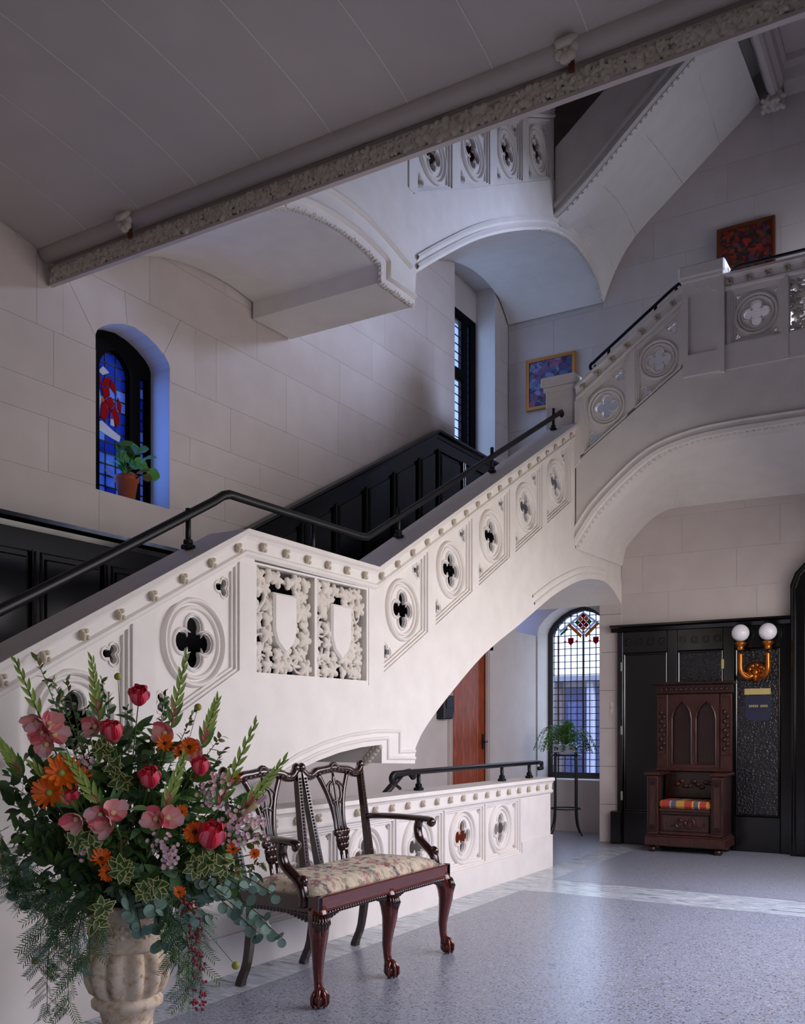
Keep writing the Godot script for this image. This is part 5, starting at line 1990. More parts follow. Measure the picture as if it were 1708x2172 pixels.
# ---------------------------------------------------------------- lamp, plaques, pictures
func make_wall_things() -> void:
	# twin-globe wall lamp, unlit
	var l := thing("wall_lamp", "gilt wall lamp with two white glass globes on dark panelling", "lamp", Vector3(-1.745, 1.72, -9.585))
	var st := ms(true)
	lathe(st, PackedVector2Array([Vector2(0.001, 0), Vector2(0.09, 0.002), Vector2(0.095, 0.012), Vector2(0.07, 0.026), Vector2(0.001, 0.03)]), 20, Transform3D(Basis(Vector3(1, 0, 0), PI / 2), Vector3(0, 0.03, 0)))
	for i in 9:
		var a := TAU * i / 9.0
		ball(st, Vector3(cos(a) * 0.062, 0.03 + sin(a) * 0.062, 0.036), Vector3(0.024, 0.024, 0.016), 8, 5)
	ball(st, Vector3(0, 0.02, 0.05), Vector3(0.034, 0.04, 0.03), 10, 6)
	tube(st, [Vector3(0, 0.01, 0.06), Vector3(0, -0.055, 0.05)], [0.018, 0.024], 10)
	obj("wall_plate", st, M.gilt, l)
	for s in [-1.0, 1.0]:
		st = ms(true)
		tube(st, smooth([Vector3(s * 0.03, -0.01, 0.04), Vector3(s * 0.075, -0.025, 0.075), Vector3(s * 0.112, 0.005, 0.105), Vector3(s * 0.125, 0.06, 0.12), Vector3(s * 0.125, 0.14, 0.12), Vector3(s * 0.125, 0.2, 0.12)], 4), [0.03, 0.029, 0.028, 0.027, 0.026, 0.026, 0.026, 0.025, 0.025, 0.025, 0.025, 0.025, 0.024, 0.024, 0.023, 0.022, 0.022, 0.022, 0.022, 0.022, 0.022], 12)
		for k in 5:
			ball(st, Vector3(s * (0.06 + 0.014 * k), -0.012 + 0.01 * k, 0.085 + k * 0.008), Vector3(0.022, 0.016, 0.02), 7, 5)
		var arm := obj("curved_arm", st, M.gilt, l)
		st = ms(true)
		lathe(st, PackedVector2Array([Vector2(0.02, 0.18), Vector2(0.034, 0.19), Vector2(0.03, 0.205), Vector2(0.036, 0.225), Vector2(0.05, 0.24), Vector2(0.052, 0.255), Vector2(0.04, 0.262), Vector2(0.001, 0.264)]), 18, Transform3D(Basis.IDENTITY, Vector3(s * 0.125, 0.05, 0.12)))
		obj("lamp_cup", st, M.gilt, arm)
		st = ms(true)
		ball(st, Vector3(s * 0.125, 0.4, 0.12), Vector3(0.082, 0.082, 0.082), 28, 18)
		var g := obj("glass_globe", st, M.globe, l)
		g.set_meta("label", "white glass globe")
	# brass strip and navy notice with gilt words
	var B := FZ(-9.616)
	st = ms()
	slab(st, B, rect(-1.862, 1.527, -1.62, 1.588), 0.0, 0.01, 0.003)
	tag(obj("brass_plate", st, M.brass), "blank pale brass strip on the panelling under the wall lamp", "plate")
	var n := thing("notice_board", "navy notice with small gilt lettering below the brass strip", "sign", Vector3(-1.735, 1.27, -9.616))
	st = ms()
	prism(st, Transform3D.IDENTITY, PackedVector2Array([Vector2(-0.12, 0.03), Vector2(-0.085, 0.008), Vector2(0.0, 0.0), Vector2(0.085, 0.008), Vector2(0.12, 0.03), Vector2(0.12, 0.25), Vector2(-0.12, 0.25)]), [], 0.0, 0.008)
	obj("board", st, M.navy, n)
	# the words are too small to read in the picture: short gilt strokes in two groups
	st = ms()
	for i in 10:
		if i == 5:
			continue
		var x0 := -0.083 + i * 0.0175
		prism(st, Transform3D.IDENTITY, rect(x0, 0.136, x0 + 0.004, 0.158), [], 0.008, 0.01)
		prism(st, Transform3D.IDENTITY, rect(x0 + 0.008, 0.136, x0 + 0.012, 0.158), [], 0.008, 0.01)
		prism(st, Transform3D.IDENTITY, rect(x0 + 0.003, [0.136, 0.145, 0.153][i % 3], x0 + 0.009, [0.14, 0.149, 0.157][i % 3]), [], 0.008, 0.01)
	var tx := obj("lettering", st, M.brass, n)
	tx.set_meta("label", "tiny gilt lettering")
	# pictures on the upper back wall
	picture("violet_painting", "blue and violet abstract painting in a gilt frame above the stair head", Vector3(-3.885, 4.97, ZB + 0.02), 0.57, 0.56, dabs(220, 220, Color(0.25, 0.26, 0.42), [Color(0.36, 0.42, 0.62), Color(0.30, 0.28, 0.44), Color(0.46, 0.32, 0.5), Color(0.18, 0.18, 0.3), Color(0.52, 0.56, 0.72), Color(0.6, 0.32, 0.46), Color(0.28, 0.36, 0.54)], 170, 5, 18, 5), Color(0.74, 0.52, 0.26))
	picture("red_painting", "dark red abstract painting in a brown frame above the gallery", Vector3(-1.85, 5.88, ZB + 0.035), 0.545, 0.5, dabs(220, 220, Color(0.20, 0.07, 0.07), [Color(0.45, 0.09, 0.08), Color(0.62, 0.14, 0.09), Color(0.1, 0.08, 0.09), Color(0.18, 0.2, 0.14), Color(0.26, 0.22, 0.34), Color(0.55, 0.22, 0.1), Color(0.16, 0.1, 0.1)], 260, 4, 14, 6), Color(0.42, 0.22, 0.1))
	# light switch on the pier
	st = ms()
	box(st, Vector3(-3.2, 1.42, -9.637), Vector3(0.035, 0.11, 0.012), 0.003)
	var sw := tag(obj("light_switch", st, M.switch), "small cream light switch on the stone pier by the alcove", "switch")
	st = ms()
	box(st, Vector3(-3.2, 1.42, -9.629), Vector3(0.01, 0.026, 0.01), 0.002)
	obj("toggle", st, M.switch, sw)
	# dark wall box under the stair
	st = ms()
	var P := FX(XW)
	slab(st, P, PackedVector2Array([Vector2(7.99, 1.29), Vector2(8.16, 1.29), Vector2(8.2, 1.36), Vector2(8.2, 1.52), Vector2(7.99, 1.52)]), 0.002, 0.09, 0.01)
	var wb := tag(obj("wall_box", st, M.navy_dark), "dark blue box on the wall under the stair beside the plank door", "box")
	st = ms()
	prism(st, P, rect(8.03, 1.4, 8.16, 1.48), [], 0.09, 0.094)
	obj("box_panel", st, M.navy, wb)
	# orange hanging on the wall of the upper stair, glimpsed through the piercings
	st = ms()
	slab(st, FX(XW), rect(8.55, 6.85, 9.5, 7.75), 0.004, 0.03, 0.006)
	var h := tag(obj("orange_hanging", st, plain(Color(0.72, 0.24, 0.08), 0.8)), "orange wall hanging glimpsed through the upper balustrade piercings", "hanging")
	st = ms()
	tube(st, [Vector3(XW + 0.03, 7.76, -8.5), Vector3(XW + 0.03, 7.76, -9.55)], 0.012, 8)
	obj("hanging_rod", st, M.gilt, h)

func picture(called: String, label: String, at: Vector3, w: float, h: float, img: Image, frame: Color) -> void:
	var t := thing(called, label, "painting", at)
	var st := ms()
	prism(st, Transform3D.IDENTITY, rect(-w / 2, -h / 2, w / 2, h / 2), [rect(-w / 2 + 0.035, -h / 2 + 0.035, w / 2 - 0.035, h / 2 - 0.035)], -0.018, 0.018)
	mould(st, Transform3D.IDENTITY, rect(-w / 2 + 0.012, -h / 2 + 0.012, w / 2 - 0.012, h / 2 - 0.012), true, bead(0.01, 0.018, 0.008, 4))
	obj("frame", st, plain(frame, 0.4, 0.3), t)
	var q := QuadMesh.new()
	q.size = Vector2(w - 0.06, h - 0.06)
	var m := plain(Color(1, 1, 1), 0.6)
	m.albedo_texture = tex_of(img)
	inst("canvas", q, m, t, Transform3D(Basis.IDENTITY, Vector3(0, 0, 0.004)))

# ---------------------------------------------------------------- leaves and plants
# leaf from the origin along +y, face +z
func leaf_mesh(l: float, w: float, bend := 0.25, fold := 0.2, tip := 1.0, rows := 5) -> ArrayMesh:
	var st := ms(true)
	var g := []
	for i in rows + 1:
		var t := float(i) / rows
		var half := w * 0.5 * pow(sin(PI * pow(clampf(t, 0.0, 1.0), 0.75 * tip)), 0.8) if i > 0 and i < rows else w * 0.03
		var y := l * sin(bend * t) / maxf(bend, 0.001) if bend > 0.001 else l * t
		var z := -l * (1.0 - cos(bend * t)) / maxf(bend, 0.001) if bend > 0.001 else 0.0
		g.append([Vector3(-half, y, z + half * fold), Vector3(0, y, z), Vector3(half, y, z + half * fold)])
	for i in rows:
		for k in 2:
			quad(st, g[i][k], g[i][k + 1], g[i + 1][k + 1], g[i + 1][k])
	return done(st)

func round_leaf(r: float, cup := 0.15, lobed := 0.0) -> ArrayMesh:
	var st := ms(true)
	var n := 14
	var p := []
	for i in n:
		var a := -PI / 2 + TAU * i / n
		var q := r * (1.0 + lobed * cos(a * 5.0))
		p.append(Vector3(cos(a) * q, r + sin(a) * q, r * cup * (0.6 + 0.4 * cos(a * 2.0))))
	for i in n:
		tri(st, Vector3(0, r, 0), p[i], p[(i + 1) % n])
	return done(st)

func along(pos: Vector3, dir: Vector3, facing: Vector3, sc := 1.0) -> Transform3D:
	var y := dir.normalized()
	var z := (facing - y * facing.dot(y))
	if z.length() < 0.01:
		z = y.cross(Vector3(0.3, 0.5, 0.8))
	z = z.normalized()
	return Transform3D(Basis(y.cross(z) * sc, y * sc, z * sc), pos)

func rv(s: float) -> Vector3:
	return Vector3(rng.randf_range(-s, s), rng.randf_range(-s, s), rng.randf_range(-s, s))

func make_plants() -> void:
	# pelargonium in a clay pot on the window sill
	var p := thing("potted_pelargonium", "leafy green plant in a terracotta pot on the stained window's sill", "plant", Vector3(-4.465, 2.611, -4.135))
	var st := ms(true)
	lathe(st, PackedVector2Array([Vector2(0.001, 0), Vector2(0.048, 0.0), Vector2(0.066, 0.115), Vector2(0.074, 0.117), Vector2(0.076, 0.15), Vector2(0.068, 0.152), Vector2(0.062, 0.13), Vector2(0.001, 0.128)]), 24)
	obj("pot", st, M.terracotta, p)
	st = ms(true)
	tube(st, smooth([Vector3(0.0, 0.12, 0.0), Vector3(0.02, 0.17, 0.01), Vector3(0.0, 0.25, 0.02)]), 0.005, 6)
	obj("stem", st, M.stem, p)
	var lf := round_leaf(0.042, 0.25, 0.07)
	for i in 34:
		var a := rng.randf() * TAU
		var r := rng.randf_range(0.02, 0.15)
		var y := rng.randf_range(0.14, 0.34) - r * 0.35
		var pos := Vector3(cos(a) * r * 0.38 + 0.015, y, sin(a) * r)
		var o := Vector3(cos(a) * 0.5 + 0.5, rng.randf_range(0.0, 0.6), sin(a))
		inst("leaf", lf, [M.leaf_bright, M.leaf_mid, M.fern][rng.randi() % 3] if y > 0.17 else M.bronze, p, along(pos, o, Vector3(0.8, 0.6, 0.2) + rv(0.5), rng.randf_range(0.7, 1.05)))
	# fern on a tall iron stand under the leaded window
	var c := Vector3(-3.87, 0, -10.04)
	var s := thing("plant_stand", "tall slender iron plant stand in the alcove below the leaded window", "stand", c)
	for i in 4:
		var a := deg_to_rad(20 + 90 * i)
		var o := Vector3(cos(a), 0, sin(a))
		st = ms(true)
		tube(st, smooth([o * 0.16 + Vector3(0, 0.93, 0), o * 0.165 + Vector3(0, 0.6, 0), o * 0.165 + Vector3(0, 0.3, 0), o * 0.185 + Vector3(0, 0.12, 0), o * 0.24 + Vector3(0, 0.01, 0)], 4), 0.009, 7)
		obj("leg", st, M.iron, s)
	st = ms(true)
	for y in [0.3, 0.9]:
		var ring := []
		for i in 24:
			ring.append(Vector3(cos(TAU * i / 24.0) * 0.165, y, sin(TAU * i / 24.0) * 0.165))
		tube(st, ring, 0.008, 6, true)
	for i in 2:
		var a := deg_to_rad(20 + 90 * i)
		tube(st, [Vector3(cos(a), 0, sin(a)) * 0.165 + Vector3(0, 0.895, 0), Vector3(-cos(a), 0, -sin(a)) * 0.165 + Vector3(0, 0.895, 0)], 0.007, 6)
	obj("ring", st, M.iron, s)
	var f := thing("potted_fern", "bright green fern spilling from a painted china bowl on the iron stand", "plant", c + Vector3(0, 0.905, 0))
	st = ms(true)
	lathe(st, PackedVector2Array([Vector2(0.001, 0), Vector2(0.06, 0.0), Vector2(0.075, 0.02), Vector2(0.11, 0.05), Vector2(0.13, 0.1), Vector2(0.138, 0.104), Vector2(0.135, 0.112), Vector2(0.1, 0.1), Vector2(0.001, 0.098)]), 24)
	var bowl := obj("bowl", st, M.china, f)
	for i in 9:
		var a := TAU * i / 9.0
		st = ms(true)
		ball(st, Vector3(cos(a) * 0.117, 0.07, sin(a) * 0.117), Vector3(0.016, 0.016, 0.016), 7, 4)
		obj("painted_flower", st, [M.navy, M.orange, M.glass_blue][i % 3], bowl)
	var fr := leaf_mesh(0.03, 0.011, 0.2, 0.1)
	for i in 34:
		var a := TAU * i / 34.0 * 3.0 + rng.randf() * 0.4
		var l := rng.randf_range(0.2, 0.34)
		var lift := rng.randf_range(0.1, 0.32)
		var o := Vector3(cos(a), 0, sin(a) * 0.85)
		var pts := smooth([Vector3(0, 0.1, 0), o * l * 0.4 + Vector3(0, 0.1 + lift * 0.8, 0), o * l * 0.85 + Vector3(0, 0.1 + lift * 0.75, 0), o * l * 1.15 + Vector3(0, 0.02 + lift * 0.2, 0)], 5)
		st = ms(true)
		tube(st, pts, 0.0025, 4)
		for k in range(2, pts.size()):
			var d: Vector3 = (pts[k] - pts[k - 1]).normalized()
			var side := d.cross(Vector3.UP).normalized()
			for q in [-1.0, 1.0]:
				var t := float(k) / pts.size()
				var ll := 0.075 * sin(PI * (0.15 + 0.8 * t))
				var e: Vector3 = pts[k] + (side * q + d * 0.5) * ll - Vector3(0, 0.012, 0)
				var wv := d * 0.009
				tri(st, pts[k] - wv, pts[k] + wv, e)
				tri(st, pts[k] - wv + Vector3(0, 0.001, 0), e, pts[k] + wv)
		obj("frond", st, [M.fern, M.leaf_bright, M.leaf_mid][i % 3], f)

# ---------------------------------------------------------------- the bouquet in the urn
var mouth := Vector3(-2.6, 0.57, -2.41)

func from_mouth(tip: Vector3, lift := 0.35, n := 5) -> Array:
	var m := mouth + Vector3(rng.randf_range(-0.06, 0.06), -0.04, rng.randf_range(-0.06, 0.06))
	var mid := m.lerp(tip, 0.5) + Vector3(0, lift * m.distance_to(tip) * 0.35, 0)
	return smooth([m, mid, tip], n)

func stem_of(parent: Node, pts: Array, r := 0.003, mat: Material = null) -> void:
	var st := ms(true)
	var rad := []
	for i in pts.size():
		rad.append(r * (1.0 - 0.5 * i / pts.size()))
	tube(st, pts, rad, 6)
	objw("stem", st, M.stem if mat == null else mat, parent)

func spray(called: String, label: String, group: String, pts: Array, mesh: ArrayMesh, mats: Array, n: int, from := 0.2, spread := 0.9, sc := Vector2(0.8, 1.1), stem_mat: Material = null, face_cam := 0.5) -> Node3D:
	var s := thing(called, label, "foliage", pts[0], 0.0, group)
	stem_of(s, pts, 0.0026, stem_mat)
	var cam := Vector3(0, 1.2, 0)
	for i in n:
		var t := lerpf(from, 1.0, (i + 0.5) / n) * (pts.size() - 1)
		var k := mini(int(t), pts.size() - 2)
		var a: Vector3 = pts[k]
		var b: Vector3 = pts[k + 1]
		var pos := a.lerp(b, t - k)
		var d := (b - a).normalized()
		var side := d.cross(rv(1.0) + Vector3(0.1, 0.2, 0.3)).normalized()
		var dir := d * (1.0 - spread * 0.55) + side * spread
		instw("leaf", mesh, mats[rng.randi() % mats.size()], s, along(pos, dir, (cam - pos).normalized() * face_cam + rv(0.7) + Vector3(0, 0.4, 0), rng.randf_range(sc.x, sc.y)))
	return s

func petal_mesh(l: float, w: float, cup: float, curl: float) -> ArrayMesh:
	var st := ms(true)
	var g := []
	for i in 6:
		var t := i / 5.0
		var half := w * 0.5 * (0.35 + 0.65 * sin(PI * clampf(t * 0.72 + 0.08, 0, 1))) * (1.0 if t < 0.95 else 0.72)
		var row := []
		for k in 5:
			var u := -1.0 + k * 0.5
			row.append(Vector3(u * half, l * sin(curl * t) / curl, l * (1.0 - cos(curl * t)) / curl + cup * half * u * u))
		g.append(row)
	for i in 5:
		for k in 4:
			quad(st, g[i][k], g[i][k + 1], g[i + 1][k + 1], g[i + 1][k])
	return done(st)

func make_bouquet() -> void:
	var u := thing("stone_urn", "weathered cream stone urn with a gadrooned bowl holding the flowers", "urn", Vector3(mouth.x, 0, mouth.z))
	var st := ms(true)
	lathe(st, PackedVector2Array([Vector2(0.001, 0.06), Vector2(0.105, 0.06), Vector2(0.11, 0.08), Vector2(0.095, 0.1), Vector2(0.088, 0.15), Vector2(0.098, 0.19), Vector2(0.124, 0.208), Vector2(0.126, 0.226), Vector2(0.115, 0.236), Vector2(0.108, 0.245)]), 36)
	obj("foot", st, M.urn, u)
	st = ms()
	box(st, Vector3(0, 0.03, 0), Vector3(0.26, 0.06, 0.26), 0.006)
	obj("plinth", st, M.urn, u)
	st = ms(true)
	lathe(st, PackedVector2Array([Vector2(0.105, 0.24), Vector2(0.128, 0.262), Vector2(0.142, 0.3), Vector2(0.146, 0.335), Vector2(0.142, 0.375), Vector2(0.132, 0.402), Vector2(0.12, 0.412)]), 96, Transform3D.IDENTITY, 12, PackedFloat32Array([0.05, 0.14, 0.17, 0.17, 0.17, 0.14, 0.04]))
	obj("gadrooned_bowl", st, M.urn, u)
	st = ms(true)
	lathe(st, PackedVector2Array([Vector2(0.12, 0.408), Vector2(0.138, 0.416), Vector2(0.14, 0.43), Vector2(0.132, 0.445), Vector2(0.13, 0.5), Vector2(0.138, 0.54), Vector2(0.158, 0.556), Vector2(0.162, 0.572), Vector2(0.152, 0.582), Vector2(0.13, 0.57), Vector2(0.12, 0.5), Vector2(0.001, 0.49)]), 40)
	obj("neck", st, M.urn, u)
	for i in 10:
		var a := TAU * i / 10.0
		inst("carved_leaf", leaf_relief(0.03, 5), M.urn, u, Transform3D(Basis(Vector3.UP, a) , Vector3(sin(a) * 0.131, 0.487, cos(a) * 0.131)))

	# dark greenery that fills the arrangement
	var dark := leaf_mesh(0.08, 0.037, 0.5, 0.25)
	var small := leaf_mesh(0.042, 0.02, 0.4, 0.2)
	for q in [[60, 1600, 3.5], [120, 1480, 3.55], [180, 1500, 3.5], [230, 1470, 3.55], [290, 1530, 3.5], [350, 1500, 3.55], [250, 1620, 3.35], [300, 1600, 3.3], [200, 1640, 3.35], [340, 1640, 3.35], [400, 1640, 3.4], [150, 1700, 3.3], [90, 1740, 3.35], [40, 1720, 3.4], [280, 1720, 3.25], [330, 1760, 3.2], [230, 1780, 3.2], [400, 1740, 3.25], [460, 1720, 3.35], [480, 1800, 3.3], [160, 1820, 3.2], [100, 1830, 3.25], [300, 1850, 3.15], [380, 1850, 3.18], [450, 1870, 3.25], [240, 1880, 3.14], [180, 1890, 3.18], [540, 1850, 3.35], [60, 1800, 3.3], [350, 1690, 3.28], [20, 1660, 3.45], [130, 1880, 3.2], [500, 1880, 3.3], [10, 1700, 3.45], [30, 1760, 3.4], [15, 1640, 3.5], [5, 1810, 3.4], [70, 1670, 3.4], [50, 1860, 3.35], [90, 1790, 3.3], [430, 1690, 3.35]]:
		spray("dark_leaf_spray", "dark green leafy spray in the urn bouquet", "dark leafy sprays in the bouquet", from_mouth(pix(q[0], q[1], q[2]), 0.3), dark if rng.randf() < 0.6 else small, [M.leaf_dark, M.leaf_mid, M.leaf_dark, M.pepper], 20, 0.25)
	# more greenery, mid green and olive, filling the dome evenly
	var long := leaf_mesh(0.095, 0.022, 0.5, 0.2)
	for i in 46:
		var a := rng.randf() * TAU
		var k := sqrt(rng.randf())
		var px := 270.0 + cos(a) * k * (270.0 if cos(a) < 0.0 else 255.0)
		var py := 1730.0 - sin(a) * k * (190.0 if sin(a) > 0.0 else 170.0)
		spray("green_leaf_spray", "mid green leafy spray between the bouquet flowers", "green leafy sprays in the bouquet", from_mouth(pix(px, py, 3.5 - 0.42 * (1.0 - k) - 0.12 * maxf(0.0, (py - 1730.0) / 170.0)), 0.3), [dark, small, long][i % 3], [[M.leaf_mid, M.leaf_dark], [M.leaf_mid, M.bronze], [M.pepper, M.leaf_mid]][i % 3], 18, 0.4, 0.9, Vector2(0.8, 1.2))
	# narrow upright sprays along the outline
	for q in [[75, 1390, 3.6], [110, 1440, 3.55], [215, 1440, 3.6], [350, 1470, 3.6], [270, 1500, 3.6], [415, 1500, 3.55], [440, 1560, 3.5], [475, 1590, 3.5], [140, 1440, 3.6]]:
		spray("upright_twig", "upright twig of small dark leaves rising behind the flowers", "upright twigs in the bouquet", from_mouth(pix(q[0], q[1], q[2]), 0.12, 7), small, [M.leaf_dark, M.leaf_mid, M.bronze], 40, 0.35, 0.75, Vector2(0.5, 0.85))
	for q in [[490, 1620, 3.4], [520, 1700, 3.35], [470, 1560, 3.45], [555, 1780, 3.3], [530, 1760, 3.3], [560, 1830, 3.3], [510, 1850, 3.25]]:
		spray("bronze_spray", "bronze-green small-leaved spray at the settee side of the bouquet", "bronze sprays in the bouquet", from_mouth(pix(q[0], q[1], q[2]), 0.2, 6), small, [M.bronze, M.leaf_mid, M.bronze], 34, 0.3, 0.9, Vector2(0.5, 0.9))
	# grey-green eucalyptus with round leaves hanging over the rim
	var euc := round_leaf(0.02, 0.1)
	for q in [[300, 1975, 3.12], [345, 2010, 3.12], [390, 1975, 3.14], [420, 1950, 3.15], [330, 1930, 3.1], [280, 1940, 3.1], [395, 2000, 3.16], [540, 1900, 3.25], [575, 1960, 3.25], [605, 1995, 3.27], [555, 1985, 3.25], [515, 1935, 3.22], [480, 1900, 3.2], [20, 1900, 3.3], [60, 1930, 3.3], [120, 1960, 3.25], [590, 1900, 3.3], [450, 1950, 3.2]]:
		spray("eucalyptus_sprig", "grey-green eucalyptus sprig with round leaves drooping over the urn rim", "eucalyptus sprigs in the bouquet", from_mouth(pix(q[0], q[1], q[2]), 0.75), euc, [M.euc, M.euc2, M.euc], 15, 0.35, 0.95, Vector2(0.7, 1.15), M.twig, 0.9)
	# cream-edged pittosporum
	var outer := leaf_mesh(0.05, 0.03, 0.6, 0.3)
	var inner := leaf_mesh(0.046, 0.0225, 0.55, 0.3)
	for q in [[165, 1785, 3.1], [195, 1795, 3.1], [260, 1850, 3.05], [305, 1890, 3.05], [330, 1880, 3.05], [215, 1925, 3.06], [205, 1955, 3.06], [415, 1840, 3.08], [470, 1835, 3.1], [440, 1830, 3.08], [215, 1590, 3.3], [240, 1625, 3.28], [260, 1660, 3.25], [255, 1840, 3.06]]:
		var tip := pix(q[0], q[1], q[2])
		var v := thing("variegated_sprig", "cream-edged variegated leaf sprig among the bouquet flowers", "foliage", tip, 0.0, "variegated sprigs in the bouquet")
		stem_of(v, from_mouth(tip, 0.3), 0.003, M.twig)
		var to_cam := (Vector3(0, 1.2, 0) - tip).normalized()
		for i in 15:
			var a := TAU * i / 15.0 * 2.0 + rng.randf() * 0.4
			var o := to_cam.cross(Vector3.UP).normalized() * cos(a) + Vector3.UP * sin(a)
			var xf := along(tip + rv(0.008), o + to_cam * (0.25 if i < 8 else 0.9) + rv(0.2), to_cam + rv(0.45), rng.randf_range(0.6, 1.0))
			var lo := instw("leaf", outer, M.varieg_out, v, xf)
			inst("leaf_centre", inner, M.varieg_in, lo, Transform3D(Basis.IDENTITY, Vector3(0, 0.002, 0.0012)))
	# feathery pepper branches hanging at both sides of the urn
	for q in [[100, 2150, 3.2], [145, 2140, 3.18], [165, 2060, 3.15], [85, 2060, 3.22], [190, 2040, 3.12], [120, 2030, 3.2], [380, 2090, 3.15], [400, 2110, 3.16], [425, 2060, 3.18], [365, 2040, 3.12], [20, 1860, 3.3], [60, 1890, 3.28], [5, 1800, 3.35], [110, 1900, 3.22], [0, 1760, 3.4], [40, 1840, 3.28]]:
		pepper(pix(q[0], q[1], q[2]))
	for q in [[427, 2150, 3.17], [410, 2140, 3.16]]:
		var tip := pix(q[0], q[1], q[2])
		var top := pix(q[0] - 6, q[1] - 190, q[2])
		var pts := smooth([mouth, mouth.lerp(top, 0.8) + Vector3(0, 0.08, 0), top.lerp(tip, 0.2), tip], 6)
		var b := thing("pepper_berries", "hanging string of pink peppercorn berries beside the urn", "berries", mouth, 0.0, "berry strings in the bouquet")
		stem_of(b, pts, 0.002)
		st = ms(true)
		for i in 60:
			var k := rng.randf_range(0.45, 1.0) * (pts.size() - 1)
			var p0: Vector3 = pts[int(k)]
			ball(st, p0 + rv(0.014), Vector3.ONE * 0.0055, 6, 4)
		objw("berries", st, M.berry, b).set_meta("kind", "stuff")
	# gladioli: tip, foot of the spike, how many open florets
	var floret := petal_mesh(0.056, 0.036, 0.45, 0.9)
	for g in [[30, 1395, 120, 1600, 3.3, 5, "gladiolus with a cluster of open pink florets above the largest orange daisies"], [193, 1392, 215, 1560, 3.5, 1, "gladiolus spike with one open floret beside the topmost rose"], [396, 1385, 355, 1580, 3.35, 1, "gladiolus spike with one floret rising in front of the large stair quatrefoil"], [462, 1480, 420, 1610, 3.4, 1, "short gladiolus spike with one pink floret above the small orange daisies"], [545, 1527, 450, 1740, 3.28, 0, "all-bud gladiolus spike leaning in front of the settee's crest rail"], [608, 1606, 480, 1760, 3.24, 0, "all-bud gladiolus spike crossing the settee's pierced back"], [138, 1600, 250, 1760, 3.08, 3, "gladiolus with three open pink florets low in the bouquet's middle"], [392, 1600, 335, 1760, 3.12, 2, "gladiolus with a pair of pink florets beside the filler flowers"], [65, 1615, 185, 1745, 3.14, 1, "gladiolus spike partly behind the largest orange daisies"], [2, 1575, 60, 1660, 3.35, 0, "pale all-bud gladiolus at the bouquet's wall side"]]:
		gladiolus(Vector2(g[0], g[1]), Vector2(g[2], g[3]), g[4], g[5], floret, g[6])
	# roses
	for q in [[295, 1478, 3.32, 0.042, "deep pink rose standing alone at the very top of the bouquet"], [240, 1555, 3.25, 0.04, "deep pink rose below the topmost one, touching a smaller rose"], [318, 1652, 3.16, 0.042, "deep pink rose between two green gladiolus spikes in the bouquet's middle"], [425, 1628, 3.26, 0.036, "deep pink rose just below a pair of small orange daisies"], [447, 1776, 3.06, 0.052, "largest red-pink rose with an orange daisy pressed against it"], [226, 1546, 3.28, 0.03, "small pink rose half hidden behind a larger rose"], [152, 1690, 3.16, 0.03, "small pink rose under the largest orange daisies"]]:
		rose(pix(q[0], q[1], q[2]), q[3], q[4])
	# orange daisies
	for q in [[130, 1640, 3.1, 0.062], [105, 1682, 3.08, 0.058], [165, 1650, 3.14, 0.045], [350, 1577, 3.25, 0.032], [402, 1585, 3.24, 0.036], [385, 1597, 3.26, 0.03], [413, 1765, 3.1, 0.04], [215, 1822, 3.08, 0.036], [228, 1850, 3.06, 0.032], [380, 1893, 3.06, 0.022], [495, 1802, 3.14, 0.024], [540, 1811, 3.18, 0.02], [500, 1653, 3.3, 0.022], [385, 1722, 3.16, 0.024]]:
		daisy(pix(q[0], q[1], q[2]), q[3])
	# small pink filler flowers
	for q in [[345, 1795, 3.06, 0.05], [358, 1820, 3.05, 0.035], [185, 1800, 3.12, 0.04], [450, 1685, 3.22, 0.055], [505, 1770, 3.14, 0.06], [490, 1735, 3.2, 0.055], [545, 1760, 3.25, 0.05], [180, 1620, 3.3, 0.04], [470, 1660, 3.3, 0.045], [520, 1735, 3.22, 0.045]]:
		filler(pix(q[0], q[1], q[2]), q[3])
	# a pale trumpet lily and the green seed pods
	var lp := pix(541, 1708, 3.18)
	var ly := thing("pale_lily", "pale lilac trumpet lily in front of the settee back", "flower", lp)
	stem_of(ly, from_mouth(lp, 0.3))
	var lpm := petal_mesh(0.055, 0.02, 0.3, 0.7)
	var out := Vector3(0.62, 0.5, -0.2).normalized()
	for i in 6:
		var a := TAU * i / 6.0
		var sd := out.cross(Vector3.UP).normalized()
		var o := sd * cos(a) + out.cross(sd) * sin(a)
		instw("petal", lpm, M.lilac if i % 2 else M.pinkish, ly, along(lp, out + o * 0.35, -o, 1.0))
	st = ms(true)
	tube(st, [lp - out * 0.05, lp, lp + out * 0.01], [0.005, 0.012, 0.014], 8)
	objw("trumpet", st, M.cream, ly)
	for q in [[75, 2038, 3.22], [500, 2048, 3.2], [250, 1435, 3.5], [420, 1500, 3.5]]:
		var p := pix(q[0], q[1], q[2])
		var pd := thing("seed_pod", "round yellow-green seed pod on a thin stalk in the bouquet", "seed pod", p, 0.0, "seed pods in the bouquet")
		stem_of(pd, from_mouth(p, 0.7 if q[1] > 1900 else 0.1, 7), 0.002)
		st = ms(true)
		ball(st, p, Vector3.ONE * 0.014, 10, 7)
		objw("pod", st, M.pod, pd)

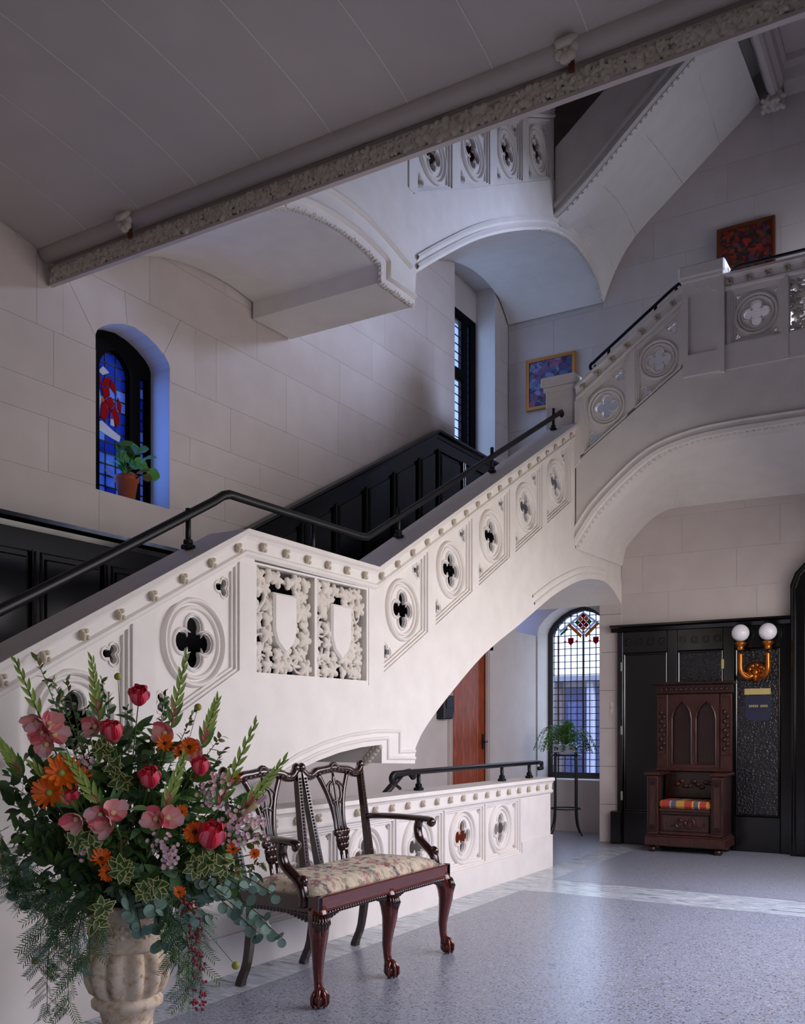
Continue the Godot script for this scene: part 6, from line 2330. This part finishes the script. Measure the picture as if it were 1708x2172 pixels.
func pepper(tip: Vector3) -> void:
	var m := mouth + rv(0.04)
	var top := Vector3(lerpf(m.x, tip.x, 0.75), m.y + 0.05, lerpf(m.z, tip.z, 0.75))
	var pts := smooth([m, top, top.lerp(tip, 0.4) + (tip - m) * Vector3(0.12, 0, 0.12), tip], 8)
	var s := thing("pepper_branch", "feathery green pepper-tree branch hanging beside the urn", "foliage", m, 0.0, "feathery branches in the bouquet")
	stem_of(s, pts, 0.002)
	for k in range(8, pts.size() - 1):
		for r in 2:
			var p: Vector3 = pts[k].lerp(pts[k + 1], r * 0.5)
			var d: Vector3 = (pts[k + 1] - pts[k]).normalized()
			var st := ms(true)
			var o := (d.cross(rv(1.0) + Vector3(0, 0, 0.4))).normalized()
			var e := p + (o * 0.8 + d * 0.5 + Vector3(0, -0.3, 0)) * rng.randf_range(0.05, 0.085)
			tube(st, [p, e], 0.0009, 3)
			var sd := (e - p).cross(rv(1.0)).normalized()
			for i in 8:
				var q := p.lerp(e, (i + 1) / 8.0)
				for w in [-1.0, 1.0]:
					var tp: Vector3 = q + (sd * w * 0.8 + (e - p).normalized() * 0.7) * 0.022
					var wd: Vector3 = (e - p).normalized() * 0.0026
					var mid: Vector3 = q.lerp(tp, 0.5)
					tri(st, q, mid + wd, tp)
					tri(st, q, tp, mid - wd)
			objw("leaf", st, [M.pepper, M.leaf_mid, M.euc][rng.randi() % 3], s)

func gladiolus(a: Vector2, b: Vector2, d: float, open: int, floret: ArrayMesh, label: String) -> void:
	var tip := pix(a.x, a.y, d)
	var foot := pix(b.x, b.y, d)
	var g := thing("gladiolus", label, "flower", foot, 0.0, "gladioli in the bouquet")
	var pts := smooth([mouth, mouth.lerp(foot, 0.7), foot, foot.lerp(tip, 0.5), tip], 5)
	stem_of(g, pts, 0.0045)
	var cam := Vector3(0, 1.2, 0)
	var axis := (tip - foot).normalized()
	var to := (cam - foot).normalized()
	var sd := axis.cross(to).normalized()
	var n := 15
	var sheath := leaf_mesh(0.07, 0.019, 0.25, 0.5)
	for i in n:
		var t := 0.12 + 0.88 * i / n
		var p := foot.lerp(tip, t)
		var k := 1.0 - 0.55 * t
		if i >= open:
			var xf := along(p, axis + sd * (0.5 if i % 2 else -0.5) * k + to * 0.12 + rv(0.06), to + rv(0.3), k * 1.15)
			instw("bud_sheath", sheath, M.leaf_lime if t > 0.35 else M.leaf_bright, g, xf)
			if t < 0.4:
				instw("bud_tip", sheath, M.glad2, g, along(p + axis * 0.014 + to * 0.004, axis + sd * (0.4 if i % 2 else -0.4), to, k * 0.65))
		else:
			var c := p + sd * (0.016 if i % 2 else -0.016) + to * 0.02
			var f := Node3D.new()
			f.name = "floret"
			g.add_child(f, true)
			var facing := (to + sd * (0.5 if i % 2 else -0.5) + rv(0.2)).normalized()
			var sx := facing.cross(axis).normalized()
			for q in 6:
				var an := TAU * q / 6.0
				var o := sx * cos(an) + facing.cross(sx) * sin(an)
				instw("petal", floret, [M.glad, M.pinkish, M.glad2][(q + i) % 3] if q % 2 else M.glad, f, along(c - facing * 0.008, o * 1.0 + facing * 0.42, facing - o * 0.2 + rv(0.25), 1.2 if q % 2 else 1.05))
			var st := ms(true)
			ball(st, c + facing * 0.006, Vector3.ONE * 0.01, 7, 5)
			objw("throat", st, M.cream, f)

func rose(p: Vector3, r: float, label: String) -> void:
	var s := thing("rose", label, "flower", p, 0.0, "roses in the bouquet")
	stem_of(s, from_mouth(p, 0.15), 0.0035)
	var to := (Vector3(0, 1.2, 0) - p).normalized()
	var ax := (Vector3(0, 1, 0) + to * 0.8 + rv(0.25)).normalized()
	var sx := ax.cross(to).normalized()
	for ring in 3:
		var n: int = [4, 5, 6][ring]
		var m := petal_mesh(r * [1.5, 1.6, 1.65][ring], r * [1.2, 1.5, 1.7][ring], 0.55, [0.5, 0.75, 1.15][ring])
		for i in n:
			var a := TAU * (i + ring * 0.4) / n
			var o := sx * cos(a) + ax.cross(sx) * sin(a)
			# petals stand up round the bud, the outer ones open
			instw("petal", m, M.rose if (i + ring) % 3 else M.rose2, s, along(p - ax * r * 0.7 + o * r * [0.16, 0.34, 0.46][ring], ax + o * [0.0, 0.3, 0.75][ring], -o + ax * 0.15, 1.0))
	var st := ms(true)
	ball(st, p - ax * r * 0.72, Vector3(r * 0.42, r * 0.35, r * 0.42), 9, 5)
	objw("calyx", st, M.leaf_mid, s)

func daisy(p: Vector3, r: float) -> void:
	var s := thing("orange_daisy", "large orange daisy with a lime centre in the bouquet's biggest trio" if r > 0.042 else "small orange daisy with a dark centre in the urn bouquet", "flower", p, 0.0, "large orange daisies in the bouquet" if r > 0.042 else "small orange daisies in the bouquet")
	stem_of(s, from_mouth(p, 0.2), 0.003)
	var to := ((Vector3(0, 1.2, 0) - p).normalized() + Vector3(0, 0.25, 0) + rv(0.35)).normalized()
	var sx := to.cross(Vector3.UP).normalized()
	var m := petal_mesh(r, r * 0.25, 0.25, 0.5)
	var n := 22
	for i in n:
		var a := TAU * i / n
		var o := sx * cos(a) + to.cross(sx) * sin(a)
		instw("petal", m, M.orange if i % 3 else M.orange2, s, along(p + o * r * 0.1, o + to * (0.1 if i % 2 else 0.45), to, rng.randf_range(0.85, 1.05)))
	var st := ms(true)
	ball(st, p + to * 0.004, Vector3.ONE * r * 0.2, 8, 5)
	objw("flower_centre", st, M.leaf_lime if r > 0.042 else M.brown, s)

func filler(p: Vector3, r: float) -> void:
	var s := thing("waxflower_cluster", "cluster of tiny pale pink filler flowers in the urn bouquet", "flower", p, 0.0, "filler flower clusters in the bouquet")
	var hub := p - (p - mouth).normalized() * 0.06
	stem_of(s, from_mouth(hub, 0.25), 0.0025)
	var to := (Vector3(0, 1.2, 0) - p).normalized()
	var m := petal_mesh(0.009, 0.008, 0.3, 0.6)
	for i in 26:
		var q := p + rv(1.0).normalized() * r * pow(rng.randf(), 0.5)
		var f := Node3D.new()
		f.name = "floret"
		s.add_child(f, true)
		var st := ms(true)
		tube(st, [hub, q], 0.0009, 3)
		objw("stalk", st, M.stem, f)
		var ax := (to + (q - p).normalized() * 0.7).normalized()
		var sx := ax.cross(Vector3.UP).normalized()
		for k in 5:
			var a := TAU * k / 5.0
			var o := sx * cos(a) + ax.cross(sx) * sin(a)
			instw("petal", m, M.pinkish if i % 3 else M.lilac, f, along(q, o + ax * 0.2, ax, 1.0))
